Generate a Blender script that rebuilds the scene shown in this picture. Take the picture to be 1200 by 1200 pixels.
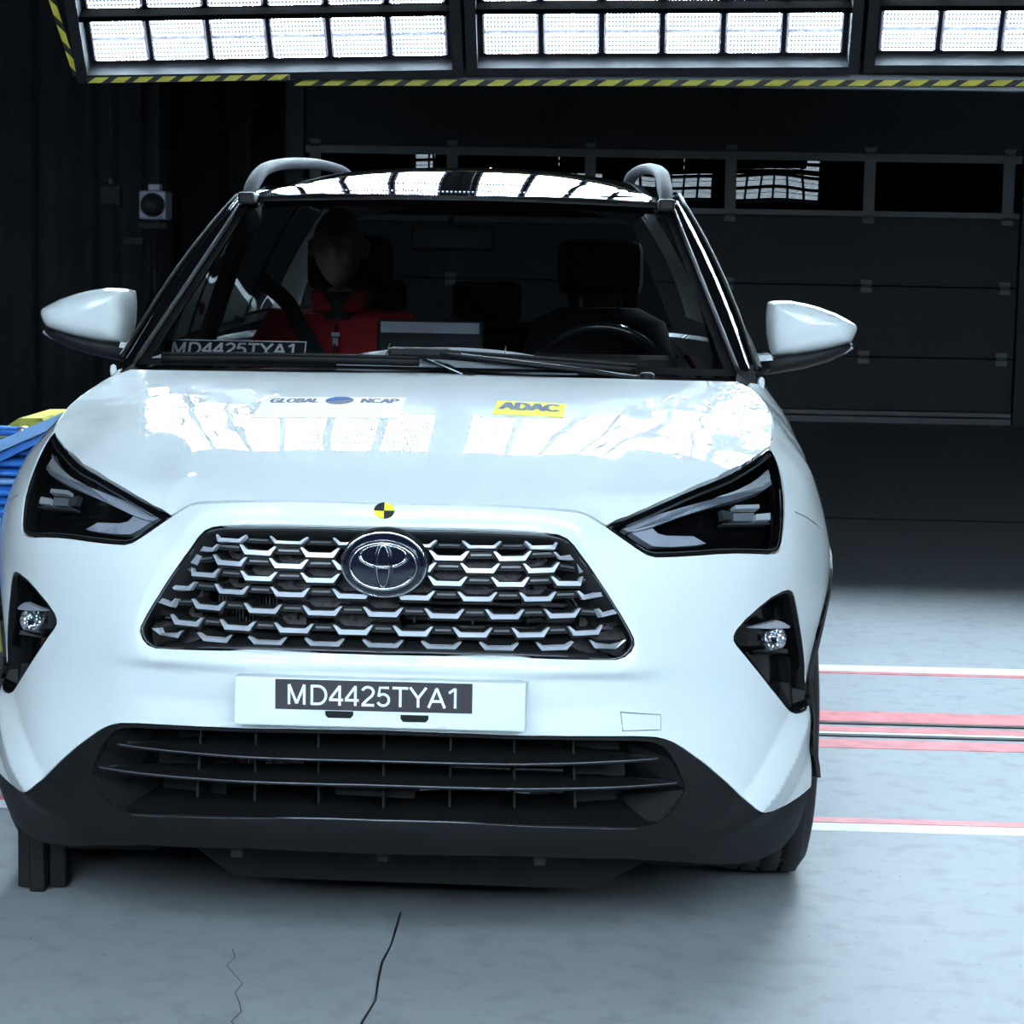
import bpy, bmesh, math, random
import numpy as np
from mathutils import Vector, Matrix
from mathutils.geometry import delaunay_2d_cdt
random.seed(7)
scene = bpy.context.scene
for _o in list(bpy.data.objects): bpy.data.objects.remove(_o, do_unlink=True)
COL = scene.collection

# ------------------------------------------------------------ camera
cam_d = bpy.data.cameras.new('camera'); cam = bpy.data.objects.new('camera', cam_d); COL.objects.link(cam)
CAM_POS = (0.391, -3.978, 1.371); YAW, PITCH, ROLL = -0.0383, 0.1195, -0.0178
cam_d.sensor_width = 36; cam_d.lens = 2562.2/1200*36; cam_d.clip_start = .05; cam_d.clip_end = 200
_f = Vector((math.sin(YAW)*math.cos(PITCH), math.cos(YAW)*math.cos(PITCH), -math.sin(PITCH)))
_r = Vector((math.cos(YAW), -math.sin(YAW), 0)); _d = _f.cross(_r)
_r2 = _r*math.cos(ROLL)+_d*math.sin(ROLL); _d2 = -_r*math.sin(ROLL)+_d*math.cos(ROLL)
cam.matrix_world = Matrix(((_r2.x, -_d2.x, -_f.x, CAM_POS[0]), (_r2.y, -_d2.y, -_f.y, CAM_POS[1]), (_r2.z, -_d2.z, -_f.z, CAM_POS[2]), (0, 0, 0, 1)))
scene.camera = cam
# ------------------------------------------------------------ world, exposure
w = bpy.data.worlds.new('hall_dark'); scene.world = w; w.use_nodes = True
w.node_tree.nodes['Background'].inputs[0].default_value = (.55, .75, .9, 1)
w.node_tree.nodes['Background'].inputs[1].default_value = .004
scene.view_settings.view_transform = 'Standard'; scene.view_settings.look = 'None'
scene.view_settings.exposure = EXPOSURE = 0.0; scene.view_settings.gamma = 1; scene.view_settings.use_curve_mapping = False
LED_BACK, LED_FRONT = 95.0, 38.0
scene.cycles.use_denoising = True
scene.cycles.max_bounces = 10; scene.cycles.transparent_max_bounces = 16; scene.cycles.sample_clamp_indirect = 6

# ------------------------------------------------------------ materials
def mat(name, col, rough=.5, metal=0., coat=0., spec=.5, emit=None, es=0., var=0., vscale=20., bump=0., bscale=200., coat_rough=.03, ior=1.5):
    m = bpy.data.materials.new(name); m.use_nodes = True; nt = m.node_tree; b = nt.nodes['Principled BSDF']
    b.inputs['Base Color'].default_value = (*col, 1); b.inputs['Roughness'].default_value = rough; b.inputs['Metallic'].default_value = metal
    b.inputs['Coat Weight'].default_value = coat; b.inputs['Coat Roughness'].default_value = coat_rough
    b.inputs['Specular IOR Level'].default_value = spec; b.inputs['IOR'].default_value = ior
    if emit: b.inputs['Emission Color'].default_value = (*emit, 1); b.inputs['Emission Strength'].default_value = es
    if var or bump:
        tc = nt.nodes.new('ShaderNodeTexCoord')
    if var:
        n = nt.nodes.new('ShaderNodeTexNoise'); n.inputs['Scale'].default_value = vscale; n.inputs['Detail'].default_value = 5
        nt.links.new(tc.outputs['Object'], n.inputs['Vector'])
        r = nt.nodes.new('ShaderNodeValToRGB'); r.color_ramp.elements[0].position = .3; r.color_ramp.elements[1].position = .7
        r.color_ramp.elements[0].color = (*[c*(1-var) for c in col], 1); r.color_ramp.elements[1].color = (*[min(1, c*(1+var)) for c in col], 1)
        nt.links.new(n.outputs['Fac'], r.inputs['Fac']); nt.links.new(r.outputs['Color'], b.inputs['Base Color'])
    if bump:
        n2 = nt.nodes.new('ShaderNodeTexNoise'); n2.inputs['Scale'].default_value = bscale; n2.inputs['Detail'].default_value = 3
        nt.links.new(tc.outputs['Object'], n2.inputs['Vector'])
        bp = nt.nodes.new('ShaderNodeBump'); bp.inputs['Strength'].default_value = bump; bp.inputs['Distance'].default_value = .002
        nt.links.new(n2.outputs['Fac'], bp.inputs['Height']); nt.links.new(bp.outputs['Normal'], b.inputs['Normal'])
    return m
def glass_mat(name, tint, gloss_rough=0., ior=1.45, gl=(1, 1, 1)):
    m = bpy.data.materials.new(name); m.use_nodes = True; nt = m.node_tree; nt.nodes.clear()
    o = nt.nodes.new('ShaderNodeOutputMaterial'); t = nt.nodes.new('ShaderNodeBsdfTransparent'); g = nt.nodes.new('ShaderNodeBsdfGlossy')
    f = nt.nodes.new('ShaderNodeFresnel'); mx = nt.nodes.new('ShaderNodeMixShader')
    t.inputs[0].default_value = (*tint, 1); g.inputs[0].default_value = (*gl, 1); g.inputs['Roughness'].default_value = gloss_rough; f.inputs[0].default_value = ior
    nt.links.new(f.outputs[0], mx.inputs[0]); nt.links.new(t.outputs[0], mx.inputs[1]); nt.links.new(g.outputs[0], mx.inputs[2]); nt.links.new(mx.outputs[0], o.inputs[0])
    return m
M = {}
M['white'] = mat('white_paint', (.68, .715, .725), .6, coat=1., spec=.05, var=.01, vscale=3, coat_rough=.0)
M['blackpaint'] = mat('black_gloss_paint', (.004, .004, .005), .02, spec=.5, var=.05, vscale=4)
M['plastic'] = mat('black_textured_plastic', (.0045, .005, .0055), .55, spec=.28, var=.12, vscale=60, bump=.25, bscale=900)
M['plastic_dark'] = mat('dark_plastic', (.004, .0045, .005), .65, spec=.3, var=.1, vscale=40)
M['piano'] = mat('piano_black', (.003, .003, .0035), .10, spec=.22, var=.05, vscale=5)
M['silver'] = mat('satin_silver_trim', (.60, .62, .69), .33, metal=.55, var=.03, vscale=8)
M['satin'] = mat('grey_satin_metal', (.15, .155, .17), .42, metal=.6, var=.04, vscale=10)
M['chrome'] = mat('chrome', (.80, .82, .86), .08, metal=1., var=.03, vscale=5)
M['navy'] = mat('navy_gloss', (.006, .007, .018), .12, coat=1., var=.05, vscale=5)
M['foam'] = mat('rough_brown_grey_panel', (.060, .054, .058), .8, var=.35, vscale=90, bump=.6, bscale=260)
M['rubber'] = mat('tyre_rubber', (.012, .012, .013), .7, var=.15, vscale=30, bump=.3, bscale=400)
M['radiator'] = mat('radiator_aluminium', (.16, .16, .17), .5, metal=.6, var=.2, vscale=60)
M['bare'] = mat('bare_aluminium', (.55, .57, .60), .35, metal=.8, var=.1, vscale=30)
M['fabric'] = mat('dark_seat_fabric', (.012, .012, .014), .9, var=.2, vscale=120)
M['trimgrey'] = mat('grey_cabin_trim', (.10, .105, .11), .7, var=.08, vscale=20)
M['dash'] = mat('dark_dashboard', (.012, .0125, .014), .65, var=.1, vscale=60, bump=.2, bscale=700)
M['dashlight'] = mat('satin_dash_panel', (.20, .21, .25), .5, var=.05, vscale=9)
M['screen'] = mat('screen_glass', (.010, .012, .014), .25, coat=.6, var=.05, vscale=6)
M['jacket'] = mat('red_jacket_cloth', (.36, .014, .018), .85, var=.18, vscale=35, bump=.4, bscale=60)
M['skin'] = mat('dummy_skin_vinyl', (.44, .36, .31), .55, var=.06, vscale=20)
M['belt'] = mat('black_belt_webbing', (.012, .012, .012), .7, var=.2, vscale=150)
M['glass'] = glass_mat('windscreen_glass', (.90, .92, .93))
M['sideglass'] = glass_mat('tinted_side_glass', (.45, .48, .49))
M['lens'] = glass_mat('clear_lamp_lens', (.86, .88, .90), ior=1.35)
M['yellow'] = mat('yellow_vinyl', (.80, .72, .06), .8, spec=.1, var=.03, vscale=30)
M['inkblack'] = mat('black_print', (.02, .02, .025), .7, spec=.15, var=.05, vscale=30)
M['inkgrey'] = mat('grey_print', (.14, .15, .20), .8, spec=.1, var=.05, vscale=30)
M['inkblue'] = mat('blue_print', (.04, .12, .36), .8, spec=.1, var=.1, vscale=40)
M['vinylwhite'] = mat('white_vinyl', (.76, .78, .79), .7, spec=.15, var=.015, vscale=20)
M['label'] = mat('dark_label_vinyl', (.030, .026, .032), .5, var=.08, vscale=20)
M['drl'] = mat('frosted_light_guide', (.42, .44, .50), .3, coat=.5, var=.05, vscale=20)
M['orange'] = mat('red_tail_lens', (.25, .01, .01), .3, var=.1, vscale=30)
M['steel'] = mat('dark_steel_frame', (.035, .037, .040), .5, metal=.3, var=.15, vscale=6)
M['alu'] = mat('anodised_frame', (.16, .17, .18), .45, metal=.5, var=.1, vscale=8)
M['tapeyellow'] = mat('hazard_tape_yellow', (.55, .48, .05), .6, var=.12, vscale=15)
M['tapeblack'] = mat('hazard_tape_black', (.012, .012, .012), .6, var=.1, vscale=15)
M['doorpanel'] = mat('grey_door_panel', (.030, .036, .039), .6, var=.06, vscale=3, bump=.15, bscale=40)
M['doorframe'] = mat('grey_door_frame', (.17, .18, .19), .5, metal=.3, var=.08, vscale=6)
M['bluepaint'] = mat('blue_barrier_paint', (.03, .19, .62), .4, var=.25, vscale=9, coat=.3)
M['bluelight'] = mat('pale_blue_sheet', (.26, .47, .80), .4, metal=.2, var=.25, vscale=12)
M['yellowpaint'] = mat('worn_yellow_paint', (.42, .38, .03), .6, var=.3, vscale=14)
M['curtain'] = mat('dark_curtain', (.014, .017, .019), .9, var=.2, vscale=2)
M['wall'] = mat('dark_wall', (.020, .021, .024), .85, var=.2, vscale=1.2)
M['redline'] = mat('worn_red_floor_paint', (.62, .16, .17), .5, var=.22, vscale=14)
M['whiteline'] = mat('worn_white_floor_paint', (.66, .68, .70), .5, var=.1, vscale=10)
M['groove'] = mat('dark_rail_groove', (.02, .02, .02), .5, metal=.3, var=.2, vscale=20)
def crystal():
    m = mat('faceted_lamp_lens', (.62, .65, .74), .12, metal=.8); nt = m.node_tree; b = nt.nodes['Principled BSDF']
    tc = nt.nodes.new('ShaderNodeTexCoord'); vo = nt.nodes.new('ShaderNodeTexVoronoi'); vo.inputs['Scale'].default_value = 150; nt.links.new(tc.outputs['Object'], vo.inputs['Vector'])
    bp = nt.nodes.new('ShaderNodeBump'); bp.inputs['Strength'].default_value = .9; bp.inputs['Distance'].default_value = .004; nt.links.new(vo.outputs['Distance'], bp.inputs['Height']); nt.links.new(bp.outputs[0], b.inputs['Normal']); return m
M['crystal'] = crystal()
M['louver'] = mat('matt_black_louver', (.002, .002, .002), .9, spec=.0, var=.05)
M['platewhite'] = mat('white_plate_plastic', (.64, .68, .70), .6, spec=.2, var=.01)
M['rigframe'] = mat('dark_rig_frame', (.014, .015, .017), .7, spec=.1, var=.15, vscale=6)
M['frit'] = mat('black_glass_frit', (.004, .004, .004), .9, spec=.05, var=.05)
M['glintwhite'] = mat('painted_white_glint', (.88, .90, .92), .3, var=.03)  # plain white that paints in reflections on the headlight parts
M['railgrey'] = mat('dark_grey_rail', (.045, .048, .056), .6, spec=.02, var=.05, vscale=10)
M['basegrey'] = mat('grey_satin_panel', (.17, .18, .205), .5, var=.05, vscale=9)
# ------------------------------------------------------------ helpers
def link(o, parent=None):
    COL.objects.link(o)
    if parent is not None: o.parent = parent
    return o
def obj(name, verts, faces, m, parent=None, smooth=False, normals=None):
    me = bpy.data.meshes.new(name); me.from_pydata([tuple(map(float, v)) for v in verts], [], [tuple(map(int, f)) for f in faces]); me.update()
    if smooth is True: me.polygons.foreach_set('use_smooth', [True]*len(me.polygons))
    elif smooth is not False: me.polygons.foreach_set('use_smooth', list(smooth))
    if normals is not None: me.normals_split_custom_set_from_vertices([tuple(n) for n in normals])
    if m is not None: me.materials.append(M[m] if isinstance(m, str) else m)
    return link(bpy.data.objects.new(name, me), parent)
def tag(o, label=None, cat=None, group=None, kind=None):
    if label: o['label'] = label
    if cat: o['category'] = cat
    if group: o['group'] = group
    if kind: o['kind'] = kind
    return o
def empty(name, loc=(0, 0, 0), rot=(0, 0, 0)):
    o = bpy.data.objects.new(name, None); o.location = loc; o.rotation_euler = rot; o.empty_display_size = .1; return link(o)
class MB:
    """collects shapes into one mesh"""
    def __init__(s): s.v = []; s.f = []; s.sm = []
    def add(s, v, f, smooth=False):
        k = len(s.v); s.v += [tuple(map(float, q)) for q in v]; s.f += [tuple(i+k for i in q) for q in f]; s.sm += [smooth]*len(f); return s
    def box(s, a, b, bev=0.):
        (x0, y0, z0), (x1, y1, z1) = a, b
        if bev <= 0:
            v = [(x, y, z) for x in (x0, x1) for y in (y0, y1) for z in (z0, z1)]
            return s.add(v, [(0, 1, 3, 2), (4, 6, 7, 5), (0, 4, 5, 1), (2, 3, 7, 6), (0, 2, 6, 4), (1, 5, 7, 3)])
        bm = bmesh.new(); bmesh.ops.create_cube(bm, size=1)
        for q in bm.verts: q.co = ((x0+x1)/2+q.co.x*(x1-x0), (y0+y1)/2+q.co.y*(y1-y0), (z0+z1)/2+q.co.z*(z1-z0))
        bmesh.ops.bevel(bm, geom=list(bm.edges), offset=bev, segments=2, affect='EDGES', profile=.5)
        bm.verts.index_update(); v = [tuple(q.co) for q in bm.verts]; f = [[q.index for q in p.verts] for p in bm.faces]; bm.free()
        return s.add(v, f)
    def tube(s, path, r, n=8, caps=True, flat=1.0, up=(0, 0, 1)):
        P = np.array(path, float); rr = np.broadcast_to(np.array(r, float), (len(P),)); v = []; f = []
        T = np.gradient(P, axis=0); T /= np.linalg.norm(T, axis=1)[:, None]; up = np.array(up, float)
        for p, t, q in zip(P, T, rr):
            a = np.cross(t, up)
            if np.linalg.norm(a) < 1e-4: a = np.cross(t, (1, 0, .01))
            a /= np.linalg.norm(a); b = np.cross(a, t)
            for k in range(n):
                th = 2*math.pi*k/n; v.append(p+a*q*math.cos(th)+b*q*flat*math.sin(th))
        for i in range(len(P)-1):
            for k in range(n): f.append((i*n+k, i*n+(k+1) % n, (i+1)*n+(k+1) % n, (i+1)*n+k))
        if caps: f.append(tuple(range(n))[::-1]); f.append(tuple((len(P)-1)*n+k for k in range(n)))
        return s.add(v, f, True)
    def prism(s, poly, y0, y1, axis='y'):
        """polygon in the other two axes, extruded along axis"""
        n = len(poly); mk = {'y': lambda p, q: (p[0], q, p[1]), 'z': lambda p, q: (p[0], p[1], q), 'x': lambda p, q: (q, p[0], p[1])}[axis]
        v = [mk(p, y0) for p in poly]+[mk(p, y1) for p in poly]
        f = [tuple(range(n)), tuple(range(2*n-1, n-1, -1))]+[(i, i+n, (i+1) % n+n, (i+1) % n) for i in range(n)]
        return s.add(v, f)
    def lathe(s, prof, n=48, axis='x', c=(0, 0, 0), closed=False):
        v = []; f = []; m = len(prof)
        for k in range(n):
            th = 2*math.pi*k/n; cs, sn = math.cos(th), math.sin(th)
            for a, r in prof:
                v.append({'x': (c[0]+a, c[1]+r*cs, c[2]+r*sn), 'y': (c[0]+r*cs, c[1]+a, c[2]+r*sn), 'z': (c[0]+r*cs, c[1]+r*sn, c[2]+a)}[axis])
        for k in range(n):
            for i in range(m if closed else m-1): f.append((k*m+i, k*m+(i+1) % m, ((k+1) % n)*m+(i+1) % m, ((k+1) % n)*m+i))
        return s.add(v, f, True)
    def build(s, name, m, parent=None, sgn=1, fix=True):
        v = [(sgn*x, y, z) for x, y, z in s.v]; f = [q[::-1] for q in s.f] if sgn < 0 else s.f
        o = obj(name, v, f, m, parent, smooth=s.sm)
        if fix:
            bm = bmesh.new(); bm.from_mesh(o.data); bmesh.ops.recalc_face_normals(bm, faces=bm.faces); bm.to_mesh(o.data); bm.free()
        return o
def inside(P, poly):
    P = np.atleast_2d(P); x, y = P[:, 0], P[:, 1]; r = np.zeros(len(P), bool); q = np.asarray(poly); n = len(q)
    for i in range(n):
        (x1, y1), (x2, y2) = q[i], q[(i+1) % n]
        if y1 == y2: continue
        c = ((y1 > y) != (y2 > y)) & (x < (x2-x1)*(y-y1)/(y2-y1)+x1); r ^= c
    return r
def dense(poly, step, closed=True):
    q = np.asarray(poly, float); out = []; n = len(q)
    for i in range(n if closed else n-1):
        a, b = q[i], q[(i+1) % n]; k = max(1, int(math.ceil(np.linalg.norm(b-a)/step)))
        out += [a+(b-a)*j/k for j in range(k)]
    if not closed: out.append(q[-1])
    return np.array(out)
def segdist(P, poly):
    d = np.full(len(P), 1e9); n = len(poly)
    for i in range(n):
        a, b = poly[i], poly[(i+1) % n]; ab = b-a; t = np.clip(((P-a)@ab)/max(ab@ab, 1e-12), 0, 1)
        d = np.minimum(d, np.linalg.norm(P-(a+t[:, None]*ab), axis=1))
    return d
def mirrored(half):
    """half outline from the centre line round and back to the centre line -> full closed outline"""
    h = [tuple(p) for p in half]
    return h+[(-a, b) for a, b in h[::-1] if abs(a) > 1e-6]
def fnormal(F, Q, h=1.5e-3):
    du = np.array([h, 0]); dv = np.array([0, h])
    n = np.cross(F(Q+du)-F(Q-du), F(Q+dv)-F(Q-dv)); return n/np.linalg.norm(n, axis=1)[:, None]
def patch(name, F, outer, m, parent=None, holes=(), step=.014, thick=.016, off=0., sgn=1, flip=False, wall=True, roll=.0):
    """trimmed piece of the surface F with a turned-in edge; off > 0 moves it inwards"""
    loops = [dense(outer, step)]+[dense(h, step) for h in holes]
    o = loops[0]; lo, hi = o.min(0), o.max(0)
    gx = np.arange(lo[0]+step*.5, hi[0], step); gy = np.arange(lo[1]+step*.5, hi[1], step)
    G = np.array([(a, b) for j, b in enumerate(gy) for a in gx+(step*.5 if j % 2 else 0)]).reshape(-1, 2)
    k = inside(G, o)
    for h in loops[1:]: k &= ~inside(G, h)
    G = G[k]
    for l in loops: G = G[segdist(G, l) > step*.45]
    P = np.vstack(loops+[G]); E = []; s0 = 0
    for l in loops: E += [(s0+i, s0+(i+1) % len(l)) for i in range(len(l))]; s0 += len(l)
    r = delaunay_2d_cdt([Vector(p) for p in P], E, [], 0, 1e-7)
    Q = np.array([tuple(v) for v in r[0]]); fs = np.array([f for f in r[2] if len(f) == 3])
    c = Q[fs].mean(1); k = inside(c, o)
    for h in loops[1:]: k &= ~inside(c, h)
    fs = fs[k]
    nrm = fnormal(F, Q)
    if flip: nrm = -nrm
    V = F(Q)-nrm*off
    a = np.cross(V[fs[:, 1]]-V[fs[:, 0]], V[fs[:, 2]]-V[fs[:, 0]])
    bad = (a*nrm[fs[:, 0]]).sum(1) < 0; fs[bad] = fs[bad][:, ::-1]
    verts = [tuple(v) for v in V]; normals = [tuple(n) for n in nrm]; faces = [tuple(f) for f in fs]; sm = [True]*len(faces)
    if wall and thick:
        cnt = {}
        for f in faces:
            for i in range(3):
                e = (f[i], f[(i+1) % 3]); cnt[tuple(sorted(e))] = None if tuple(sorted(e)) in cnt else e
        base = {}
        for e in [e for e in cnt.values() if e]:
            ids = []
            for v in e:
                if v not in base:
                    base[v] = len(verts); verts += [tuple(V[v]), tuple(V[v]-nrm[v]*thick)]; normals += [(0, 0, 0), (0, 0, 0)]
                ids.append(base[v])
            faces.append((ids[1], ids[0], ids[0]+1, ids[1]+1)); sm.append(False)
    if sgn < 0:
        verts = [(-x, y, z) for x, y, z in verts]; normals = [(-x, y, z) for x, y, z in normals]; faces = [f[::-1] for f in faces]
    return obj(name, verts, faces, m, parent, smooth=sm, normals=normals if not wall or True else None)
def _arc(cx, cy, rx, ry, a0, a1, n=14): return [(cx+rx*math.cos(math.radians(a0+(a1-a0)*k/n)), cy+ry*math.sin(math.radians(a0+(a1-a0)*k/n))) for k in range(n+1)]
# plain sans-serif capitals as pen strokes on a unit-height cell: (advance, strokes)
GLYPH = {
 'M': (.98, [[(.12, 0), (.12, 1)], [(.12, 1), (.45, .06)], [(.78, 1), (.45, .06)], [(.78, 0), (.78, 1)]]),
 'D': (.86, [[(.13, 0), (.13, 1)], [(.13, .945), (.40, .945)]+_arc(.40, .5, .34, .445, 90, -90)+[(.13, .055)]]),
 '4': (.68, [[(.47, 0), (.47, 1)], [(.47, .97), (.06, .33)], [(.02, .28), (.62, .28)]]),
 '2': (.68, [_arc(.33, .72, .24, .235, 165, -30, 16)+[(.50, .52), (.28, .30), (.10, .07)], [(.06, .055), (.60, .055)]]),
 '5': (.68, [[(.56, .945), (.17, .945), (.11, .50)], [(.11, .50)]+_arc(.31, .335, .25, .285, 140, -155, 18)]),
 'T': (.74, [[(.03, .945), (.71, .945)], [(.37, 0), (.37, .945)]]),
 'Y': (.80, [[(.05, 1), (.40, .46)], [(.75, 1), (.40, .46)], [(.40, 0), (.40, .47)]]),
 'A': (.80, [[(.05, 0), (.40, .98)], [(.75, 0), (.40, .98)], [(.16, .33), (.64, .33)]]),
 '1': (.68, [[(.40, 0), (.40, 1)], [(.40, .98), (.13, .76)]]),
 'G': (.92, [_arc(.46, .5, .37, .445, 40, 330, 24), [(.80, .05), (.80, .46), (.48, .46)]]),
 'L': (.70, [[(.13, 0), (.13, 1)], [(.13, .055), (.62, .055)]]),
 'O': (.94, [_arc(.47, .5, .38, .445, 0, 360, 32)]),
 'B': (.80, [[(.13, 0), (.13, 1)], [(.13, .945), (.40, .945)]+_arc(.40, .735, .22, .21, 90, -90)+[(.13, .525)], [(.40, .525)]+_arc(.42, .29, .25, .235, 90, -90)+[(.13, .055)]]),
 'N': (.88, [[(.12, 0), (.12, 1)], [(.12, .97), (.74, .03)], [(.74, 0), (.74, 1)]]),
 'C': (.88, [_arc(.47, .5, .38, .445, 42, 318, 24)]),
 'P': (.78, [[(.13, 0), (.13, 1)], [(.13, .945), (.42, .945)]+_arc(.42, .71, .24, .235, 90, -90)+[(.13, .475)]]),
}
def text_mesh(name, body, w, h, m, parent=None, pen=.115, t=.0008):
    """lettering w wide and h high, centred, in the local xy plane with thickness t"""
    tot = sum(GLYPH[c][0] for c in body); sx, sy = w/tot, h; x0 = -w/2; V = []; F = []
    for c in body:
        adv, strokes = GLYPH[c]
        for k_, st in enumerate(strokes):
            P = np.array([((q[0])*sx+x0, (q[1]-.5)*sy) for q in st]); half = pen*h/2
            T = np.gradient(P, axis=0) if len(P) > 2 else np.repeat(P[1:]-P[:1], 2, 0)
            T /= np.linalg.norm(T, axis=1)[:, None]; N = np.stack([-T[:, 1], T[:, 0]], 1); n = len(P); b = len(V); zt = t+k_*.00012
            for z in (zt, 0):
                V += [(*(p+n_*half), z) for p, n_ in zip(P, N)]+[(*(p-n_*half), z) for p, n_ in zip(P, N)]
            F += [(b+n+i, b+n+i+1, b+i+1, b+i) for i in range(n-1)]
            F += [(b+i, b+i+1, b+2*n+i+1, b+2*n+i) for i in range(n-1)]+[(b+n+i+1, b+n+i, b+3*n+i, b+3*n+i+1) for i in range(n-1)]
            F += [(b+n, b, b+2*n, b+3*n), (b+n-1, b+2*n-1, b+4*n-1, b+3*n-1)]
        x0 += adv*sx
    return obj(name, V, F, m, parent)
def grid(nu, nv): return [(i*(nv+1)+j, (i+1)*(nv+1)+j, (i+1)*(nv+1)+j+1, i*(nv+1)+j+1) for i in range(nu) for j in range(nv)]
# ------------------------------------------------------------ body surfaces
def catmull(pts, n=24):
    P = np.array(pts, float); out = []
    Q = np.vstack([2*P[0]-P[1], P, 2*P[-1]-P[-2]])
    for i in range(1, len(Q)-2):
        p0, p1, p2, p3 = Q[i-1], Q[i], Q[i+1], Q[i+2]
        d1 = max(np.linalg.norm(p1-p0), 1e-9)**.5; d2 = max(np.linalg.norm(p2-p1), 1e-9)**.5; d3 = max(np.linalg.norm(p3-p2), 1e-9)**.5
        m1 = ((p1-p0)/d1-(p2-p0)/(d1+d2)+(p2-p1)/d2)*d2
        m2 = ((p2-p1)/d2-(p3-p1)/(d2+d3)+(p3-p2)/d3)*d2
        for k in range(n):
            t = k/n
            out.append((2*t**3-3*t**2+1)*p1+(t**3-2*t**2+t)*m1+(-2*t**3+3*t**2)*p2+(t**3-t**2)*m2)
    out.append(P[-1])
    return np.array(out)

PLAN = [(0,0),(.15,.003),(.27,.015),(.38,.05),(.48,.10),(.57,.165),(.65,.23),(.72,.295),(.78,.37),(.825,.45),
        (.858,.55),(.878,.66),(.888,.78),(.890,.95),(.886,1.15),(.882,1.45),(.884,2.0),(.886,2.6),(.890,3.2),(.888,3.5),
        (.872,3.8),(.83,4.02),(.74,4.18),(.55,4.27),(.3,4.3),(0,4.31)]
_pl = catmull(PLAN)
_pl = np.vstack([_pl[1:][::-1]*np.array([-1,1]), _pl])
_pu = np.concatenate([[0], np.cumsum(np.linalg.norm(np.diff(_pl, axis=0), axis=1))]); _pu -= _pu[len(_pu)//2]
_tn = np.gradient(_pl, _pu, axis=0); _tn /= np.linalg.norm(_tn, axis=1)[:, None]
_ker = np.hanning(11); _ker /= _ker.sum()
_tp = np.vstack([np.repeat(_tn[:1], 5, 0), _tn, np.repeat(_tn[-1:], 5, 0)])
_tn = np.stack([np.convolve(_tp[:, k], _ker, 'valid') for k in range(2)], 1)
UMAX = _pu[-1]
def plan(u):
    x = np.interp(u, _pu, _pl[:, 0]); y = np.interp(u, _pu, _pl[:, 1])
    tx = np.interp(u, _pu, _tn[:, 0]); ty = np.interp(u, _pu, _tn[:, 1])
    n = np.stack([-ty, tx], -1); n /= np.linalg.norm(n, axis=-1, keepdims=True)   # pointing into the car
    return np.stack([x, y], -1), n
def to_ud(x, y):
    p, n = plan(_pu); k = np.argmin((p[:, 0]-x)**2+(p[:, 1]-y)**2)
    best = None
    for u in np.linspace(_pu[max(k-2, 0)], _pu[min(k+2, len(_pu)-1)], 81):
        q, m = plan(np.array([u])); v = np.array([x, y])-q[0]
        e = abs(v[0]*m[0, 1]-v[1]*m[0, 0])
        if best is None or e < best[0]: best = (e, u, v@m[0])
    return best[1], best[2]
class TPS:
    def __init__(s, p, v, lam=1e-5, sc=(1, 1)):
        s.sc = np.array(sc, float); s.p = np.array(p, float)*s.sc; n = len(p)
        K = s.k(s.p, s.p)+lam*np.eye(n); A = np.zeros((n+3, n+3))
        A[:n, :n] = K; A[:n, n] = 1; A[:n, n+1:] = s.p; A[n, :n] = 1; A[n+1:, :n] = s.p.T
        s.w = np.linalg.solve(A, np.concatenate([np.array(v, float), np.zeros(3)]))
    def k(s, a, b):
        r2 = ((a[:, None, :]-b[None, :, :])**2).sum(-1)
        return .5*r2*np.log(r2+1e-12)
    def __call__(s, q):
        q = np.atleast_2d(np.asarray(q, float))*s.sc
        return s.k(q, s.p)@s.w[:-3]+s.w[-3]+q@s.w[-2:]
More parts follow.
